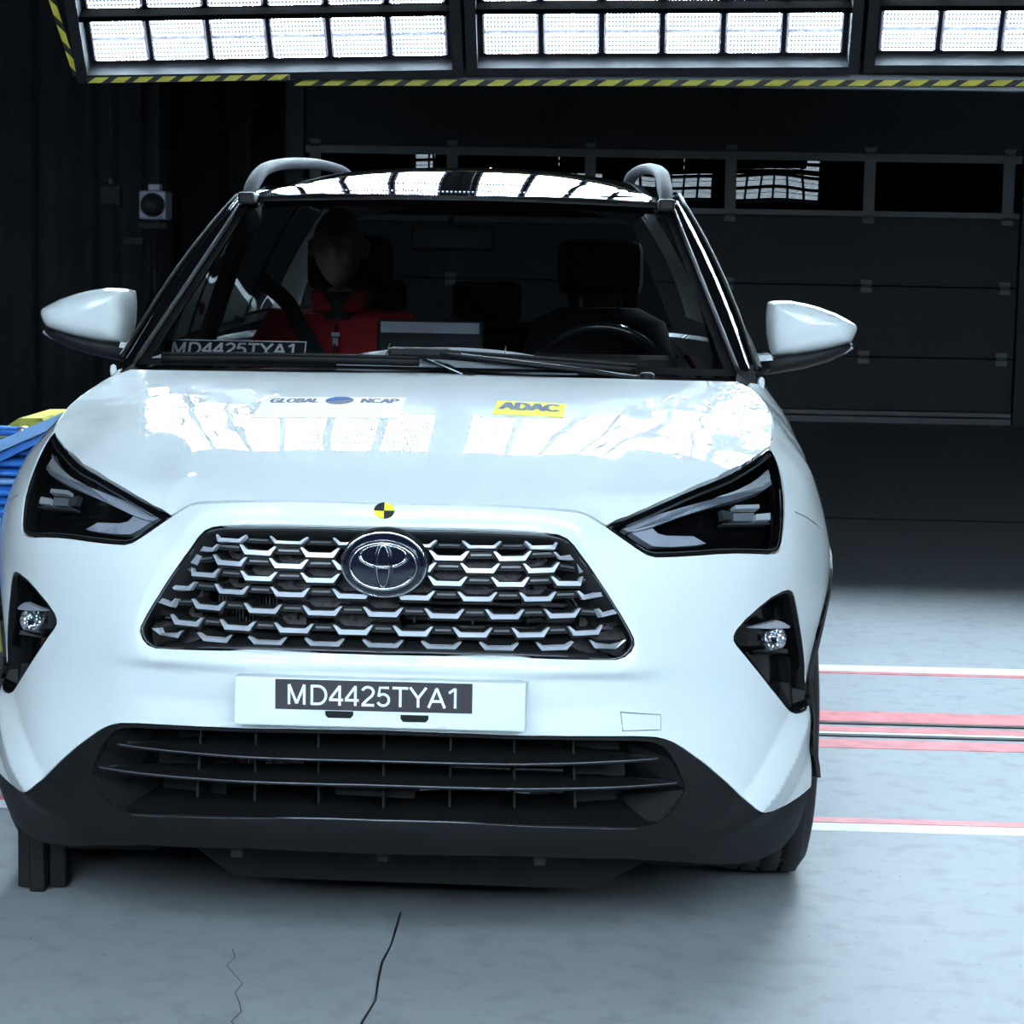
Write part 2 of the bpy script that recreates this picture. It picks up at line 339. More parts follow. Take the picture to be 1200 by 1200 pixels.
# rows of body points: height, then (x, y) from the centre of the nose round to the tail
ROWS = [
 (.20, [(0,.06),(.3,.075),(.5,.13),(.62,.20),(.72,.295),(.80,.39),(.845,.50)]),
 (.285,[(0,.012),(.3,.032),(.48,.088),(.60,.165),(.70,.235),(.745,.285),(.808,.365),(.858,.455),(.882,.58)]),
 (.38, [(0,.016),(.3,.034),(.48,.095),(.60,.170),(.70,.248),(.765,.325),(.832,.435),(.872,.56),(.892,.75)]),
 (.48, [(0,.008),(.27,.024),(.42,.080),(.55,.155),(.65,.228),(.735,.307),(.80,.405),(.845,.52),(.888,.68),(.897,.95),(.886,1.4),(.886,2.6),(.888,3.4),(.83,4.05),(.4,4.3),(0,4.32)]),
 (.575,[(0,-.006),(.27,.010),(.45,.083),(.60,.187)]),
 (.66, [(0,.0),(.27,.014),(.40,.062),(.52,.128),(.66,.236),(.755,.333),(.83,.46),(.884,.62),(.902,.80),(.902,1.0),(.888,1.4),(.884,2.0),(.886,2.8),(.89,3.3),(.84,4.0),(.5,4.28),(0,4.31)]),
 (.74, [(0,.004),(.27,.018),(.42,.078),(.56,.156),(.68,.25),(.775,.358),(.835,.47),(.886,.63),(.903,.81),(.895,1.2)]),
 (.80, [(0,.012),(.27,.027),(.40,.080),(.50,.130),(.65,.240),(.765,.360),(.83,.480),(.873,.62),(.893,.80),(.893,1.0),(.884,1.4),(.880,2.0),(.882,2.8),(.887,3.3),(.835,4.0),(.5,4.28),(0,4.32)]),
 (.855,[(0,.022),(.25,.035),(.36,.066),(.42,.110),(.55,.190),(.68,.300),(.77,.410),(.825,.52),(.860,.66),(.880,.85),(.884,1.05)]),
 (.897,[(0,.052),(.2,.060),(.33,.083),(.40,.125)]),
 (.92, [(.60,.262),(.70,.400),(.77,.510),(.815,.61),(.848,.78),(.866,1.05),(.874,1.4),(.872,2.0),(.874,2.8),(.872,3.3),(.80,3.95),(.5,4.22),(0,4.28)]),
 (.97, [(.752,.56),(.79,.70),(.818,.90),(.836,1.10),(.858,1.4),(.86,2.),(.862,2.8)]),
 (1.02,[(.772,.84),(.788,1.0),(.805,1.2),(.822,1.4),(.832,2.0),(.838,2.8),(.83,3.3),(.74,3.9),(.5,4.14),(0,4.2)]),
 (1.08,[(.722,1.12),(.755,1.25),(.775,1.4),(.80,2.0),(.81,2.8),(.79,3.3),(.7,3.85),(.45,4.08),(0,4.14)]),
]
_cp, _cv = [], []
for _z, _r in ROWS:
    for _x, _y in _r:
        _u, _d = to_ud(_x, _y); _cp.append((_u, _z)); _cv.append(_d)
        if _x > 1e-6: _cp.append((-_u, _z)); _cv.append(_d)
DT = TPS(_cp, _cv, 2e-5, (1, 2.0))
def sstep(a, b, x):
    t = np.clip((x-a)/(b-a), 0, 1); return t*t*(3-2*t)
GRILLE_CORE = np.array([(.0,.857),(.20,.857),(.31,.851),(.35,.84),(.395,.79),(.45,.70),(.47,.65),(.465,.625),(.44,.613),(.0,.622)])
_gc = np.vstack([GRILLE_CORE, GRILLE_CORE[::-1]*np.array([-1, 1])])
def relief(uz):
    u, z = np.abs(uz[:, 0]), uz[:, 1]
    zc = .598-.05*u*u*1.6                                   # crease over the number plate, recess below it
    d = .012*sstep(zc+.012, zc-.020, z)*sstep(.47, .52, z)*sstep(.60, .42, u)
    d -= .005*sstep(zc+.06, zc+.008, z)*sstep(zc-.022, zc+.008, z)*sstep(.62, .42, u)
    g = np.full(len(u), 1e9)                                # dished edge round the grille
    for i in range(len(_gc)):
        p, q = _gc[i], _gc[(i+1) % len(_gc)]; e = q-p; w_ = np.stack([uz[:, 0]-p[0], z-p[1]], 1); t = np.clip((w_@e)/max(e@e, 1e-9), 0, 1)
        g = np.minimum(g, np.linalg.norm(w_-t[:, None]*e, axis=1))
    d += .016*np.clip(1-g/.032, 0, 1)**1.5
    ur = .775+(z-.27)*1.35                                  # ridge from the lower corner up to the fog lamp
    d -= .017*np.clip(1-np.abs(u-ur)/.10, 0, 1)*sstep(.50, .40, z)*sstep(.22, .27, z)
    return d
def S(uz):
    uz = np.atleast_2d(np.asarray(uz, float)); p, n = plan(uz[:, 0]); d = DT(uz)+relief(uz)
    return np.column_stack([p+n*d[:, None], uz[:, 1]])
# hood: height over (x, y)
HFRONT = [(0,.053,.898),(.173,.060,.899),(.268,.065,.896),(.323,.077,.892),(.357,.090,.888),(.386,.100,.876),(.413,.110,.859),(.452,.142,.873),(.492,.174,.888),(.559,.229,.913),(.628,.307,.934),(.684,.411,.951),(.728,.503,.968),(.749,.560,.978)]
HREAR = [(_x, 1.10+.08*(_x/.718)**2*.9+.008*(_x > .7), 1.082-.010*_x/.718) for _x in (0,.17,.26,.31,.345,.38,.415,.45,.49,.55,.61,.66,.695,.718)]
_zs = [.898,.899,.897,.894,.892,.889,.887,.889,.895,.914,.934,.951,.968,.978]
HPTS = []
for _k, (_a, _b) in enumerate(zip(HFRONT, HREAR)):
    _g = [1, 1, 1, 1.02, 1.05, 1.1, 1.12, 1.1, 1.0, .75, .5, .25, .1, .03][_k]
    HPTS.append(_a)
    for _t, _h in ((.03, .012), (.08, .026), (.16, .037), (.32, .046), (.5, .042), (.7, .030), (.88, .013), (1, 0)):
        HPTS.append((_a[0]+(_b[0]-_a[0])*_t, _a[1]+(_b[1]-_a[1])*_t, _zs[_k]+(_b[2]-_zs[_k])*_t+_h*_g))
HPTS += [(.778,.70,.995),(.785,.8,1.012),(.780,.95,1.033),(.758,1.1,1.060)]
HT = TPS([(a,b) for a,b,_ in HPTS]+[(-a,b) for a,b,_ in HPTS if a], [h for *_,h in HPTS]+[h for a,_,h in HPTS if a], 1e-5)
def H(xy):
    xy = np.atleast_2d(np.asarray(xy, float)); return np.column_stack([xy, HT(xy)])
# ------------------------------------------------------------
GRILLE_OUT = [(0.0000,0.8553),(0.1116,0.8554),(0.2008,0.8546),(0.2690,0.8523),(0.3122,0.8491),(0.3380,0.8449),(0.3553,0.8375),(0.3694,0.8244),(0.4007,0.7863),(0.4372,0.7330),(0.4628,0.6936),(0.4814,0.6623),(0.4894,0.6460),(0.4903,0.6332),(0.4833,0.6205),(0.4708,0.6115),(0.4513,0.6068),(0.4131,0.6086),(0.2440,0.6190),(0.1165,0.6197),(0.0000,0.6194)]
GRILLE_IN = [(0.0000,0.8389),(0.1126,0.8392),(0.2007,0.8377),(0.2666,0.8353),(0.3034,0.8320),(0.3254,0.8269),(0.3387,0.8173),(0.3768,0.7717),(0.4113,0.7226),(0.4387,0.6826),(0.4619,0.6513),(0.4693,0.6358),(0.4632,0.6265),(0.4463,0.6233),(0.4122,0.6251),(0.2430,0.6356),(0.1166,0.6363),(0.0000,0.6349)]
HEADLIGHT = [(0.4453,0.8566),(0.4931,0.8684),(0.5490,0.8835),(0.5926,0.8959),(0.6366,0.9084),(0.6848,0.9198),(0.7431,0.9291),(0.8063,0.9372),(0.8757,0.9460),(0.9390,0.9549),(1.0041,0.9642),(1.0527,0.9708),(1.0829,0.9740),(1.0839,0.9663),(1.0744,0.9532),(1.0577,0.9372),(1.0345,0.9184),(0.9910,0.8929),(0.9446,0.8633),(0.9191,0.8406),(0.8987,0.8175),(0.8842,0.7988),(0.8726,0.7890),(0.8577,0.7854),(0.8318,0.7860),(0.7805,0.7918),(0.7338,0.7957),(0.6888,0.7974),(0.6349,0.7977),(0.5837,0.7986),(0.5400,0.8003),(0.5216,0.8055),(0.5013,0.8180),(0.4761,0.8353),(0.4573,0.8476)]
FOG = [(0.9001,0.7052),(0.9186,0.7000),(0.9312,0.6885),(0.9466,0.6642),(0.9773,0.6101),(1.0213,0.5329),(1.0377,0.4667),(1.0177,0.4507),(0.9969,0.4435),(0.9691,0.4423),(0.9450,0.4448),(0.9283,0.4512),(0.9092,0.4640),(0.8531,0.5094),(0.7919,0.5636),(0.7408,0.6103),(0.7327,0.6208),(0.7322,0.6303),(0.7390,0.6416),(0.7641,0.6610),(0.8006,0.6815),(0.8379,0.6970),(0.8761,0.7045)]
WHITE_LOW = [(0.0000,0.4763),(0.1665,0.4741),(0.3138,0.4687),(0.4182,0.4621),(0.5000,0.4564),(0.5440,0.4509),(0.5674,0.4445),(0.5866,0.4361),(0.6056,0.4245),(0.6505,0.3922),(0.7048,0.3464),(0.7514,0.3042),(0.7689,0.2881),(0.7810,0.2797),(0.7965,0.2747),(0.8309,0.2701),(0.8815,0.2702),(0.9303,0.2784),(0.9811,0.2890)]
BLACK_LOW = [(0.0000,0.2305),(0.2549,0.2320),(0.4876,0.2170),(0.6197,0.1944),(0.7238,0.1717),(0.7871,0.1618),(0.8484,0.1591),(0.8950,0.1627),(0.9374,0.1722),(0.9678,0.1953),(0.9769,0.2158)]
LOWER_OPEN = [(0.0000,0.4680),(0.1666,0.4667),(0.3141,0.4612),(0.4182,0.4540),(0.4997,0.4475),(0.5357,0.4419),(0.5584,0.4325),(0.5763,0.4146),(0.5895,0.3907),(0.5990,0.3653),(0.6038,0.3468),(0.5933,0.3249),(0.5740,0.3037),(0.5475,0.2883),(0.5214,0.2821),(0.4920,0.2844),(0.3824,0.2943),(0.2502,0.3012),(0.1207,0.3019),(0.0000,0.3026)]
BUMPER_TOP = [(0.0000,0.8944),(0.0781,0.8955),(0.1759,0.8951),(0.2787,0.8920),(0.3401,0.8879),(0.3779,0.8838),(0.3961,0.8794),(0.4100,0.8720),(0.4279,0.8621),(0.4406,0.8545)]
SEAM = [(0.9420,0.8586),(0.9854,0.8517),(1.0288,0.8392),(1.0999,0.8144),(1.1303,0.8003)]
TOWCAP = [(0.4744,0.5009),(0.5569,0.4915),(0.5580,0.4536),(0.4742,0.4608)]
HOODSIDE_UZ = [(1.0719,0.9757),(1.1860,0.9908),(1.2961,1.0049),(1.3494,1.0133),(1.4539,1.0267),(1.5254,1.0374),(1.5971,1.0500),(1.6573,1.0601),(1.6970,1.0658),(1.7369,1.0720)]
HOODSIDE_XY = [(0.7510,0.5500),(0.7600,0.6500),(0.7670,0.7500),(0.7700,0.8000),(0.7700,0.9000),(0.7660,0.9700),(0.7570,1.0400),(0.7450,1.1000),(0.7320,1.1400),(0.7180,1.1800)]
DRL = [(0.4904,0.8569),(0.5259,0.8656),(0.5811,0.8785),(0.6460,0.8894),(0.7174,0.8985),(0.8259,0.9078),(0.9284,0.9136),(1.0239,0.9207),(1.0353,0.9167),(0.9489,0.9068),(0.8598,0.9001),(0.7595,0.8903),(0.6820,0.8793),(0.6184,0.8683),(0.5646,0.8574),(0.5277,0.8515),(0.5027,0.8510)]
HL_CHROME = [(0.7548,0.9049),(0.8321,0.9120),(0.9156,0.9216),(1.0002,0.9332),(1.0614,0.9431),(1.1043,0.9494),(1.1090,0.9421),(1.0825,0.9263),(1.0360,0.9186),(0.9547,0.9140),(0.8673,0.9096),(0.7873,0.9052)]
HL_FOOT = [(0.5137,0.8506),(0.5413,0.8524),(0.5654,0.8565),(0.5765,0.8456),(0.5954,0.8404),(0.6603,0.8353),(0.6897,0.8195),(0.6572,0.8173),(0.5998,0.8187),(0.5573,0.8226),(0.5360,0.8352)]
HL_PROJ = [(0.7949,0.9027),(1.0256,0.8961),(0.9622,0.8551),(0.7678,0.8631)]
HL_P1 = [(0.8253,0.8905),(0.9190,0.8880),(0.9091,0.8811),(0.8180,0.8831)]
HL_P2 = [(0.8097,0.8773),(0.8888,0.8763),(0.8717,0.8603),(0.7978,0.8623)]
HL_P3 = [(0.8820,0.8705),(0.9414,0.8691),(0.9248,0.8552),(0.8701,0.8586)]
HL_P4 = [(0.7698,0.8828),(0.8088,0.8774),(0.7980,0.8638),(0.7643,0.8644)]
HL_LINE = [(0.7557,0.8569),(0.9165,0.8500),(0.9136,0.8463),(0.7537,0.8530)]
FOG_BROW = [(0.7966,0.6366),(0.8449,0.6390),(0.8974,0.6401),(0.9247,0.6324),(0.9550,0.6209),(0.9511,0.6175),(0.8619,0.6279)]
FOG_SILL = [(0.8089,0.5898),(0.9491,0.5747),(0.9598,0.5634),(0.8181,0.5793)]
FOG_FACET = [(0.9785,0.5518),(1.0647,0.5410),(1.1304,0.4751),(1.1662,0.4166),(1.0617,0.4272),(0.9912,0.4570),(1.0064,0.4959)]
FOG_LAMP = [(0.9195,0.5966)]
MIRROR_SHELL = [(0.8196,1.2498),(0.8346,1.2544),(0.8713,1.2551),(0.9081,1.2493),(0.9473,1.2392),(0.9909,1.2239),(1.0239,1.2072),(1.0426,1.1957),(1.0462,1.1850),(1.0384,1.1632),(1.0302,1.1501),(1.0047,1.1398),(0.9512,1.1258),(0.8867,1.1148),(0.8478,1.1112),(0.8325,1.1159),(0.8243,1.1352),(0.8179,1.1676),(0.8156,1.2065),(0.8169,1.2346)]
MIRROR_LOWER = [(0.7875,1.0998),(0.8347,1.1138),(0.8866,1.1169),(1.0046,1.1409),(1.0345,1.1502),(1.0381,1.1416),(1.0204,1.1239),(0.9736,1.1013),(0.9094,1.0816),(0.8341,1.0670),(0.8081,1.0643),(0.7906,1.0716)]
MIRROR_SIGNAL = [(0.9472,1.1212),(1.0028,1.1331),(1.0281,1.1455),(1.0327,1.1380),(1.0096,1.1225),(0.9712,1.1131),(0.9540,1.1106)]
MIRROR_ARM = [(0.7835,1.1159),(0.8244,1.1199),(0.8291,1.1059),(0.7861,1.1008)]
# ------------------------------------------------------------ the hall
def floor_mat():
    m = mat('sealed_concrete', (.40, .42, .44), .5, spec=.32); nt = m.node_tree; b = nt.nodes['Principled BSDF']; L = nt.links.new
    tc = nt.nodes.new('ShaderNodeTexCoord')
    def noise(sc, det, stretch=(1, 1, 1)):
        mp = nt.nodes.new('ShaderNodeMapping'); mp.inputs['Scale'].default_value = stretch; L(tc.outputs['Object'], mp.inputs[0])
        n = nt.nodes.new('ShaderNodeTexNoise'); n.inputs['Scale'].default_value = sc; n.inputs['Detail'].default_value = det; L(mp.outputs[0], n.inputs['Vector']); return n
    a = noise(.9, 6, (.35, 1.6, 1)); c = noise(14, 6); d = noise(60, 2)
    r = nt.nodes.new('ShaderNodeValToRGB'); r.color_ramp.elements[0].position = .3; r.color_ramp.elements[1].position = .72
    r.color_ramp.elements[0].color = (.262, .280, .294, 1); r.color_ramp.elements[1].color = (.315, .332, .345, 1); L(a.outputs['Fac'], r.inputs[0])
    r2 = nt.nodes.new('ShaderNodeValToRGB'); r2.color_ramp.elements[0].position = .28; r2.color_ramp.elements[1].position = .5
    r2.color_ramp.elements[0].color = (.82, .82, .82, 1); r2.color_ramp.elements[1].color = (1, 1, 1, 1); L(c.outputs['Fac'], r2.inputs[0])
    r3 = nt.nodes.new('ShaderNodeValToRGB'); r3.color_ramp.elements[0].position = .23; r3.color_ramp.elements[1].position = .30
    r3.color_ramp.elements[0].color = (.55, .55, .53, 1); r3.color_ramp.elements[1].color = (1, 1, 1, 1); L(d.outputs['Fac'], r3.inputs[0])
    m1 = nt.nodes.new('ShaderNodeMixRGB'); m1.blend_type = 'MULTIPLY'; m1.inputs[0].default_value = 1; L(r.outputs[0], m1.inputs[1]); L(r2.outputs[0], m1.inputs[2])
    m2 = nt.nodes.new('ShaderNodeMixRGB'); m2.blend_type = 'MULTIPLY'; m2.inputs[0].default_value = 1; L(m1.outputs[0], m2.inputs[1]); L(r3.outputs[0], m2.inputs[2])
    L(m2.outputs[0], b.inputs['Base Color'])
    rr = nt.nodes.new('ShaderNodeMapRange'); rr.inputs['To Min'].default_value = .48; rr.inputs['To Max'].default_value = .62; L(a.outputs['Fac'], rr.inputs[0]); L(rr.outputs[0], b.inputs['Roughness'])
    bp = nt.nodes.new('ShaderNodeBump'); bp.inputs['Strength'].default_value = .12; bp.inputs['Distance'].default_value = .004; L(c.outputs['Fac'], bp.inputs['Height']); L(bp.outputs[0], b.inputs['Normal'])
    return m
M['floor'] = floor_mat()
X0, X1, Y0, Y1, ZC = -4.6, 8.5, -13.0, 14.6, 6.6
floor = tag(MB().box((X0-.2, Y0-.2, -.2), (X1+.2, Y1+.2, 0)).build('floor', 'floor'), kind='structure')
def slab(name, a, b, m, lab=None):
    return tag(MB().box(a, b).build(name, m), label=lab, kind='structure')
slab('wall_back', (X0, Y1, 0), (X1, Y1+.2, ZC), 'wall'); slab('wall_left', (X0-.2, Y0, 0), (X0, Y1, ZC), 'wall')
slab('wall_right', (X1, Y0, 0), (X1+.2, Y1, ZC), 'wall'); slab('wall_front', (X0, Y0-.2, 0), (X1, Y0, ZC), 'wall')
slab('ceiling', (X0-.2, Y0-.2, ZC), (X1+.2, Y1+.2, ZC+.2), 'wall')
# painted lines and rail grooves across the floor
def strip(name, y0, y1, m, h=.0015, x0=X0, x1=X1):
    return MB().box((x0, y0, 0), (x1, y1, h)).build(name, m, floor)
for nm, a, b, m in (('red_line', 2.415, 2.56, 'redline'), ('red_line', 2.275, 2.343, 'redline'), ('red_line', 2.062, 2.171, 'redline'), ('red_line', 1.242, 1.290, 'redline'),
                    ('red_line', 3.163, 3.195, 'redline'), ('white_line', 3.205, 3.31, 'whiteline'), ('white_line', 1.165, 1.236, 'whiteline'), ('white_line', 2.238, 2.27, 'whiteline')):
    strip(nm, a, b, m)
for a, b in ((2.372, 2.392), (2.205, 2.233)): strip('rail_groove', a, b, 'groove', .004)
pts = [(.006+.004*math.sin(k*1.7)+.003*math.sin(k*4.1)-.018*k/24, .42-2.6*k/24) for k in range(25)]
mb = MB()
mb.add([(x-.0022-.001*math.sin(i*2.3), y, .0006) for i, (x, y) in enumerate(pts)]+[(x+.0022, y, .0006) for x, y in pts], [(i, i+1, i+26, i+25) for i in range(24)])
mb.build('floor_crack', 'groove', floor)
pts = [(-.30+.01*math.sin(k*2.1)+.006*math.sin(k*5.3)+.010*k, .15-.05*k) for k in range(14)]
mb = MB(); mb.add([(x-.0009, y, .0006) for x, y in pts]+[(x+.0009, y, .0006) for x, y in pts], [(i, i+1, i+15, i+14) for i in range(13)])
mb.build('floor_crack', 'groove', floor)
# expansion joint far back
strip('floor_joint', 7.45, 7.5, 'groove', .001)

# sectional door on the back wall
def wobble_glass():
    m = mat('wavy_pane', (.004, .004, .006), .0, spec=.5, ior=1.32); nt = m.node_tree; b = nt.nodes['Principled BSDF']
    tc = nt.nodes.new('ShaderNodeTexCoord'); n = nt.nodes.new('ShaderNodeTexNoise'); n.inputs['Scale'].default_value = 1.8; n.inputs['Detail'].default_value = 0
    nt.links.new(tc.outputs['Object'], n.inputs['Vector']); bp = nt.nodes.new('ShaderNodeBump'); bp.inputs['Strength'].default_value = .02; bp.inputs['Distance'].default_value = .05
    nt.links.new(n.outputs['Fac'], bp.inputs['Height']); nt.links.new(bp.outputs[0], b.inputs['Normal']); return m
M['pane'] = wobble_glass()
DY = 14.2
door = empty('door_1', (0.9, DY, 0)); tag(door, 'wide dark grey sectional garage door with a row of panes', kind='structure')
def dpart(mb, name, m):
    o = mb.build(name, m, None); o.parent = door; o.matrix_parent_inverse = Matrix.Translation((-.9, -DY, 0)); return o
DX0, DX1 = -2.06, 3.80
zs = [.10, .544, 1.126, 1.69]
for a, b in list(zip(zs[:-1], zs[1:]))+[(2.20, 2.76), (2.76, 3.3)]:
    mb = MB(); mb.box((DX0, DY, a+.006), (DX1, DY+.06, b-.006))
    dpart(mb, 'door_section', 'doorpanel')
dpart(MB().box((DX0, DY-.02, .0), (DX1, DY+.06, .05)).box((DX0, DY-.01, .062), (DX1, DY+.06, .097)), 'bottom_seal', 'doorframe')
wx = [-1.98, -.849, .288, 1.44, 2.572, 3.70]
mb = MB()
mb.box((DX0, DY-.02, 1.69), (DX1, DY+.05, 1.735)).box((DX0, DY-.02, 2.135), (DX1, DY+.05, 2.20))
for i, x in enumerate(wx): mb.box((x-.045, DY-.022, 1.735), (x+.045, DY+.05, 2.135))
dpart(mb, 'window_frame', 'doorframe')
for a, b in zip(wx[:-1], wx[1:]):
    dpart(MB().prism([(DY+.005+.0068, 1.735), (DY+.005, 2.135), (DY+.03, 2.135), (DY+.03, 1.735)], a+.045, b-.045, 'x'), 'pane', 'pane')
for x in wx:
    for z in (.544, 1.126, 1.69, 2.20):
        dpart(MB().box((x-.045, DY-.035, z-.055), (x+.045, DY-.015, z-.015)).box((x-.045, DY-.035, z+.015), (x+.045, DY-.015, z+.05)).tube([(x-.04, DY-.04, z), (x+.04, DY-.04, z)], .012), 'hinge', 'doorframe')
tag(MB().box((DX0-.16, DY-.06, 0), (DX0-.01, DY+.1, 3.5)).build('trim_1', 'steel'), 'dark door post to the left of the sectional door', kind='structure')
tag(MB().box((DX1+.01, DY-.06, 0), (DX1+.20, DY+.1, 3.5)).build('trim_2', 'steel'), 'dark door post to the right of the sectional door', kind='structure')
tag(MB().box((DX0-.16, DY-.05, 3.3), (DX1+.2, DY+.1, 3.8)).build('trim_3', 'steel'), 'dark lintel above the sectional door', kind='structure')
# left side: hanging curtain
def curtain(name, x0, y0, x1, y1, z0, z1, n, amp, label):
    L = math.hypot(x1-x0, y1-y0); nx, ny = -(y1-y0)/L, (x1-x0)/L; v = []
    for i in range(n+1):
        t = i/n; ph = t*L*2*math.pi/.42; a = amp*(math.sin(ph)+.45*math.sin(2.3*ph+1)+.3*math.sin(.37*ph))
        for j, z in enumerate((z0, (z0+z1)/2, z1)):
            q = a*(1.15 if j == 0 else 1); v.append((x0+(x1-x0)*t+nx*q, y0+(y1-y0)*t+ny*q, z))
    k = len(v); v += [(p[0]+nx*.006, p[1]+ny*.006, p[2]) for p in v]
    f = grid(n, 2)+[tuple(i+k for i in q[::-1]) for q in grid(n, 2)]
    o = obj(name, v, f, 'curtain', None, smooth=True); return tag(o, label, 'curtain')
curtain('curtain', -3.6, 9.2, -2.35, 9.0, .04, 6.2, 150, .05, 'dark floor-length curtain with deep folds at the far left')
curtain('curtain', -2.25, 12.6, -4.4, 13.2, .04, 6.2, 120, .05, 'dark curtain hanging left of the sectional door')
tag(MB().box((-2.62, 9.35, 0), (-2.30, 9.7, 6.2)).build('column', 'wall'), 'dark square column beside the left curtain', 'column')

# lamp rigs: tilted banks of LED modules
def led_mat(name, st):
    m = bpy.data.materials.new(name); m.use_nodes = True; nt = m.node_tree; b = nt.nodes['Principled BSDF']; L = nt.links.new
    b.inputs['Base Color'].default_value = (.2, .2, .25, 1)
    tc = nt.nodes.new('ShaderNodeTexCoord'); sp = nt.nodes.new('ShaderNodeSeparateXYZ'); L(tc.outputs['Object'], sp.inputs[0])
    def math_(op, a, b_=None):
        n = nt.nodes.new('ShaderNodeMath'); n.operation = op
        for i, q in enumerate((a, b_)):
            if q is None: continue
            if isinstance(q, (int, float)): n.inputs[i].default_value = q
            else: L(q, n.inputs[i])
        return n.outputs[0]
    fx = math_('MULTIPLY', sp.outputs['X'], 2*math.pi/.0138); fy = math_('MULTIPLY', sp.outputs['Y'], 2*math.pi/.0185)
    d = math_('ADD', math_('COSINE', fx), math_('COSINE', fy))
    r = nt.nodes.new('ShaderNodeMapRange'); r.inputs['From Min'].default_value = .45; r.inputs['From Max'].default_value = 1.05; r.inputs['To Min'].default_value = .004; r.inputs['To Max'].default_value = 2.0; L(d, r.inputs[0])
    s = math_('MULTIPLY', r.outputs[0], st); b.inputs['Emission Color'].default_value = (.67, .86, 1, 1); L(s, b.inputs['Emission Strength'])
    return m
def rig_mats(tagname, st):
    c = mat('led_cover_'+tagname, (.16, .16, .20), .4, emit=(.72, .70, 1), es=.16, var=.05); c.cycles.emission_sampling = 'NONE'  # weak emission stands in for LED light falling on the backing
    return led_mat('led_array_'+tagname, st), c
MODW, MODH = .238, .222
def make_bank(name, loc, basis, cols, rows, mats, label, group):
    """local frame: x along the row, y up the slope, light leaves along +z"""
    root = empty(name, loc, Matrix(basis).transposed().to_euler()); tag(root, label, 'lamp bank', group)
    W, Hh = cols*MODW, rows*MODH
    fr = MB()
    for a, b in (((-.055, -.044), (W+.055, -.012)), ((-.055, Hh+.012), (W+.055, Hh+.055)), ((-.055, -.012), (-.012, Hh+.012)), ((W+.012, -.012), (W+.055, Hh+.012))):
        fr.box((a[0], a[1], -.10), (b[0], b[1], .05))
    fr.box((-.012, -.012, -.085), (W+.012, Hh+.012, -.055)); fr.build('frame', 'rigframe', root)
    for k in range(1, rows+1): MB().box((-.012, k*MODH-.011, -.055), (W+.012, k*MODH+.011, .044)).build('cross_bar', 'louver', root)
    for x_ in (W*.15, W*.85): MB().tube([(x_, Hh-.02, -.08), (x_, Hh-.02, -.16)], .02, 8).build('hanger_lug', 'alu', root)
    me0 = me1 = None
    for r in range(rows):
        for c in range(cols):
            if me0 is None:
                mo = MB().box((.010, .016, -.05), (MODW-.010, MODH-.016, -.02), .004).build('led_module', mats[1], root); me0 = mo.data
            else: mo = link(bpy.data.objects.new('led_module', me0), root)
            mo.location = (c*MODW, r*MODH, 0)
            for q in range(2):
                if me1 is None:
                    bl = MB().box((-.097, -.040, -.021), (.097, .040, -.017)).build('led_array', mats[0], mo); me1 = bl.data
                else: bl = link(bpy.data.objects.new('led_array', me1), mo)
                bl.location = (MODW/2, MODH*.27+q*MODH*.455, 0)
    return root
def rolled(basis, deg):
    R = Matrix.Rotation(math.radians(-deg), 3, 'Y'); return [tuple(R @ Vector(v)) for v in basis]
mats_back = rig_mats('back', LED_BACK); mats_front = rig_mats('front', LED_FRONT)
ct, st_ = math.cos(math.radians(60)), math.sin(math.radians(60))
for x, z, tilt, nm in ((-1.65, 2.062, 1.7, "leftmost"), (-.100, 2.112, 1.0, "middle"), (1.455, 2.146, .8, "rightmost")):
    make_bank('light_bank', (x, 4.8, z), rolled([(1, 0, 0), (0, -ct, st_), (0, -st_, -ct)], tilt), 6, 7, mats_back,
              nm+' of the three tilted LED lamp banks above and behind the car', 'LED lamp banks behind the car')
c60, s60 = math.cos(math.radians(62)), math.sin(math.radians(62))
for i, x in enumerate((-1.3, .45, 2.2, 3.95)):
    make_bank('light_bank', (x, -4.35, 1.62), [(-1, 0, 0), (0, c60, s60), (0, s60, -c60)], 6, 10, mats_front,
              'tilted LED lamp bank behind the photographer, number %s from the left wall' % ('one', 'two', 'three', 'four')[i], 'LED lamp banks facing the car front')
# hazard-striped gantry beam under the rear rig
def hazard_beam(name, a, b, size, label, n, off=0.):
    """square bar from a to b with slanted yellow stripes on the side that faces the camera"""
    a, b = Vector(a), Vector(b); L = (b-a).length; root = empty(name, a); tag(root, label, 'beam')
    xa = (b-a).normalized(); ya = Vector((0, 1, 0)); za = xa.cross(ya).normalized(); ya = za.cross(xa)
    root.rotation_euler = Matrix((xa, ya, za)).transposed().to_euler()
    MB().box((0, 0, 0), (L, size, size)).build('bar', 'tapeblack', root)
    p = L/n; me = None
    for k in range(n):
        if me is None:
            s0 = MB().add([(x, y, z) for y in (-.003, .001) for x, z in ((.02*p, 0), (.62*p, 0), (.98*p, size*.98), (.38*p, size*.98))],
                          [(0, 1, 2, 3), (7, 6, 5, 4), (0, 4, 5, 1), (1, 5, 6, 2), (2, 6, 7, 3), (3, 7, 4, 0)]).build('stripe', 'tapeyellow', root); me = s0.data
        else: s0 = link(bpy.data.objects.new('stripe', me), root)
        s0.location = (k*p, 0, 0)
    return root
hazard_beam('hazard_beam', (-.85, 4.85, 2.005), (3.1, 4.85, 2.06), .0235, 'long black and yellow striped beam under the lamp banks', 36)
hazard_beam('hazard_beam', (-1.645, 4.70, 1.992), (-.846, 4.70, 2.016), .0215, 'short black and yellow striped bar under the leftmost lamp bank', 9)
hazard_beam('hazard_beam', (-1.70, 4.79, 2.030), (-1.78, 4.45, 2.50), .0235, 'sloping black and yellow striped bar at the left edge of the lamp banks', 5)
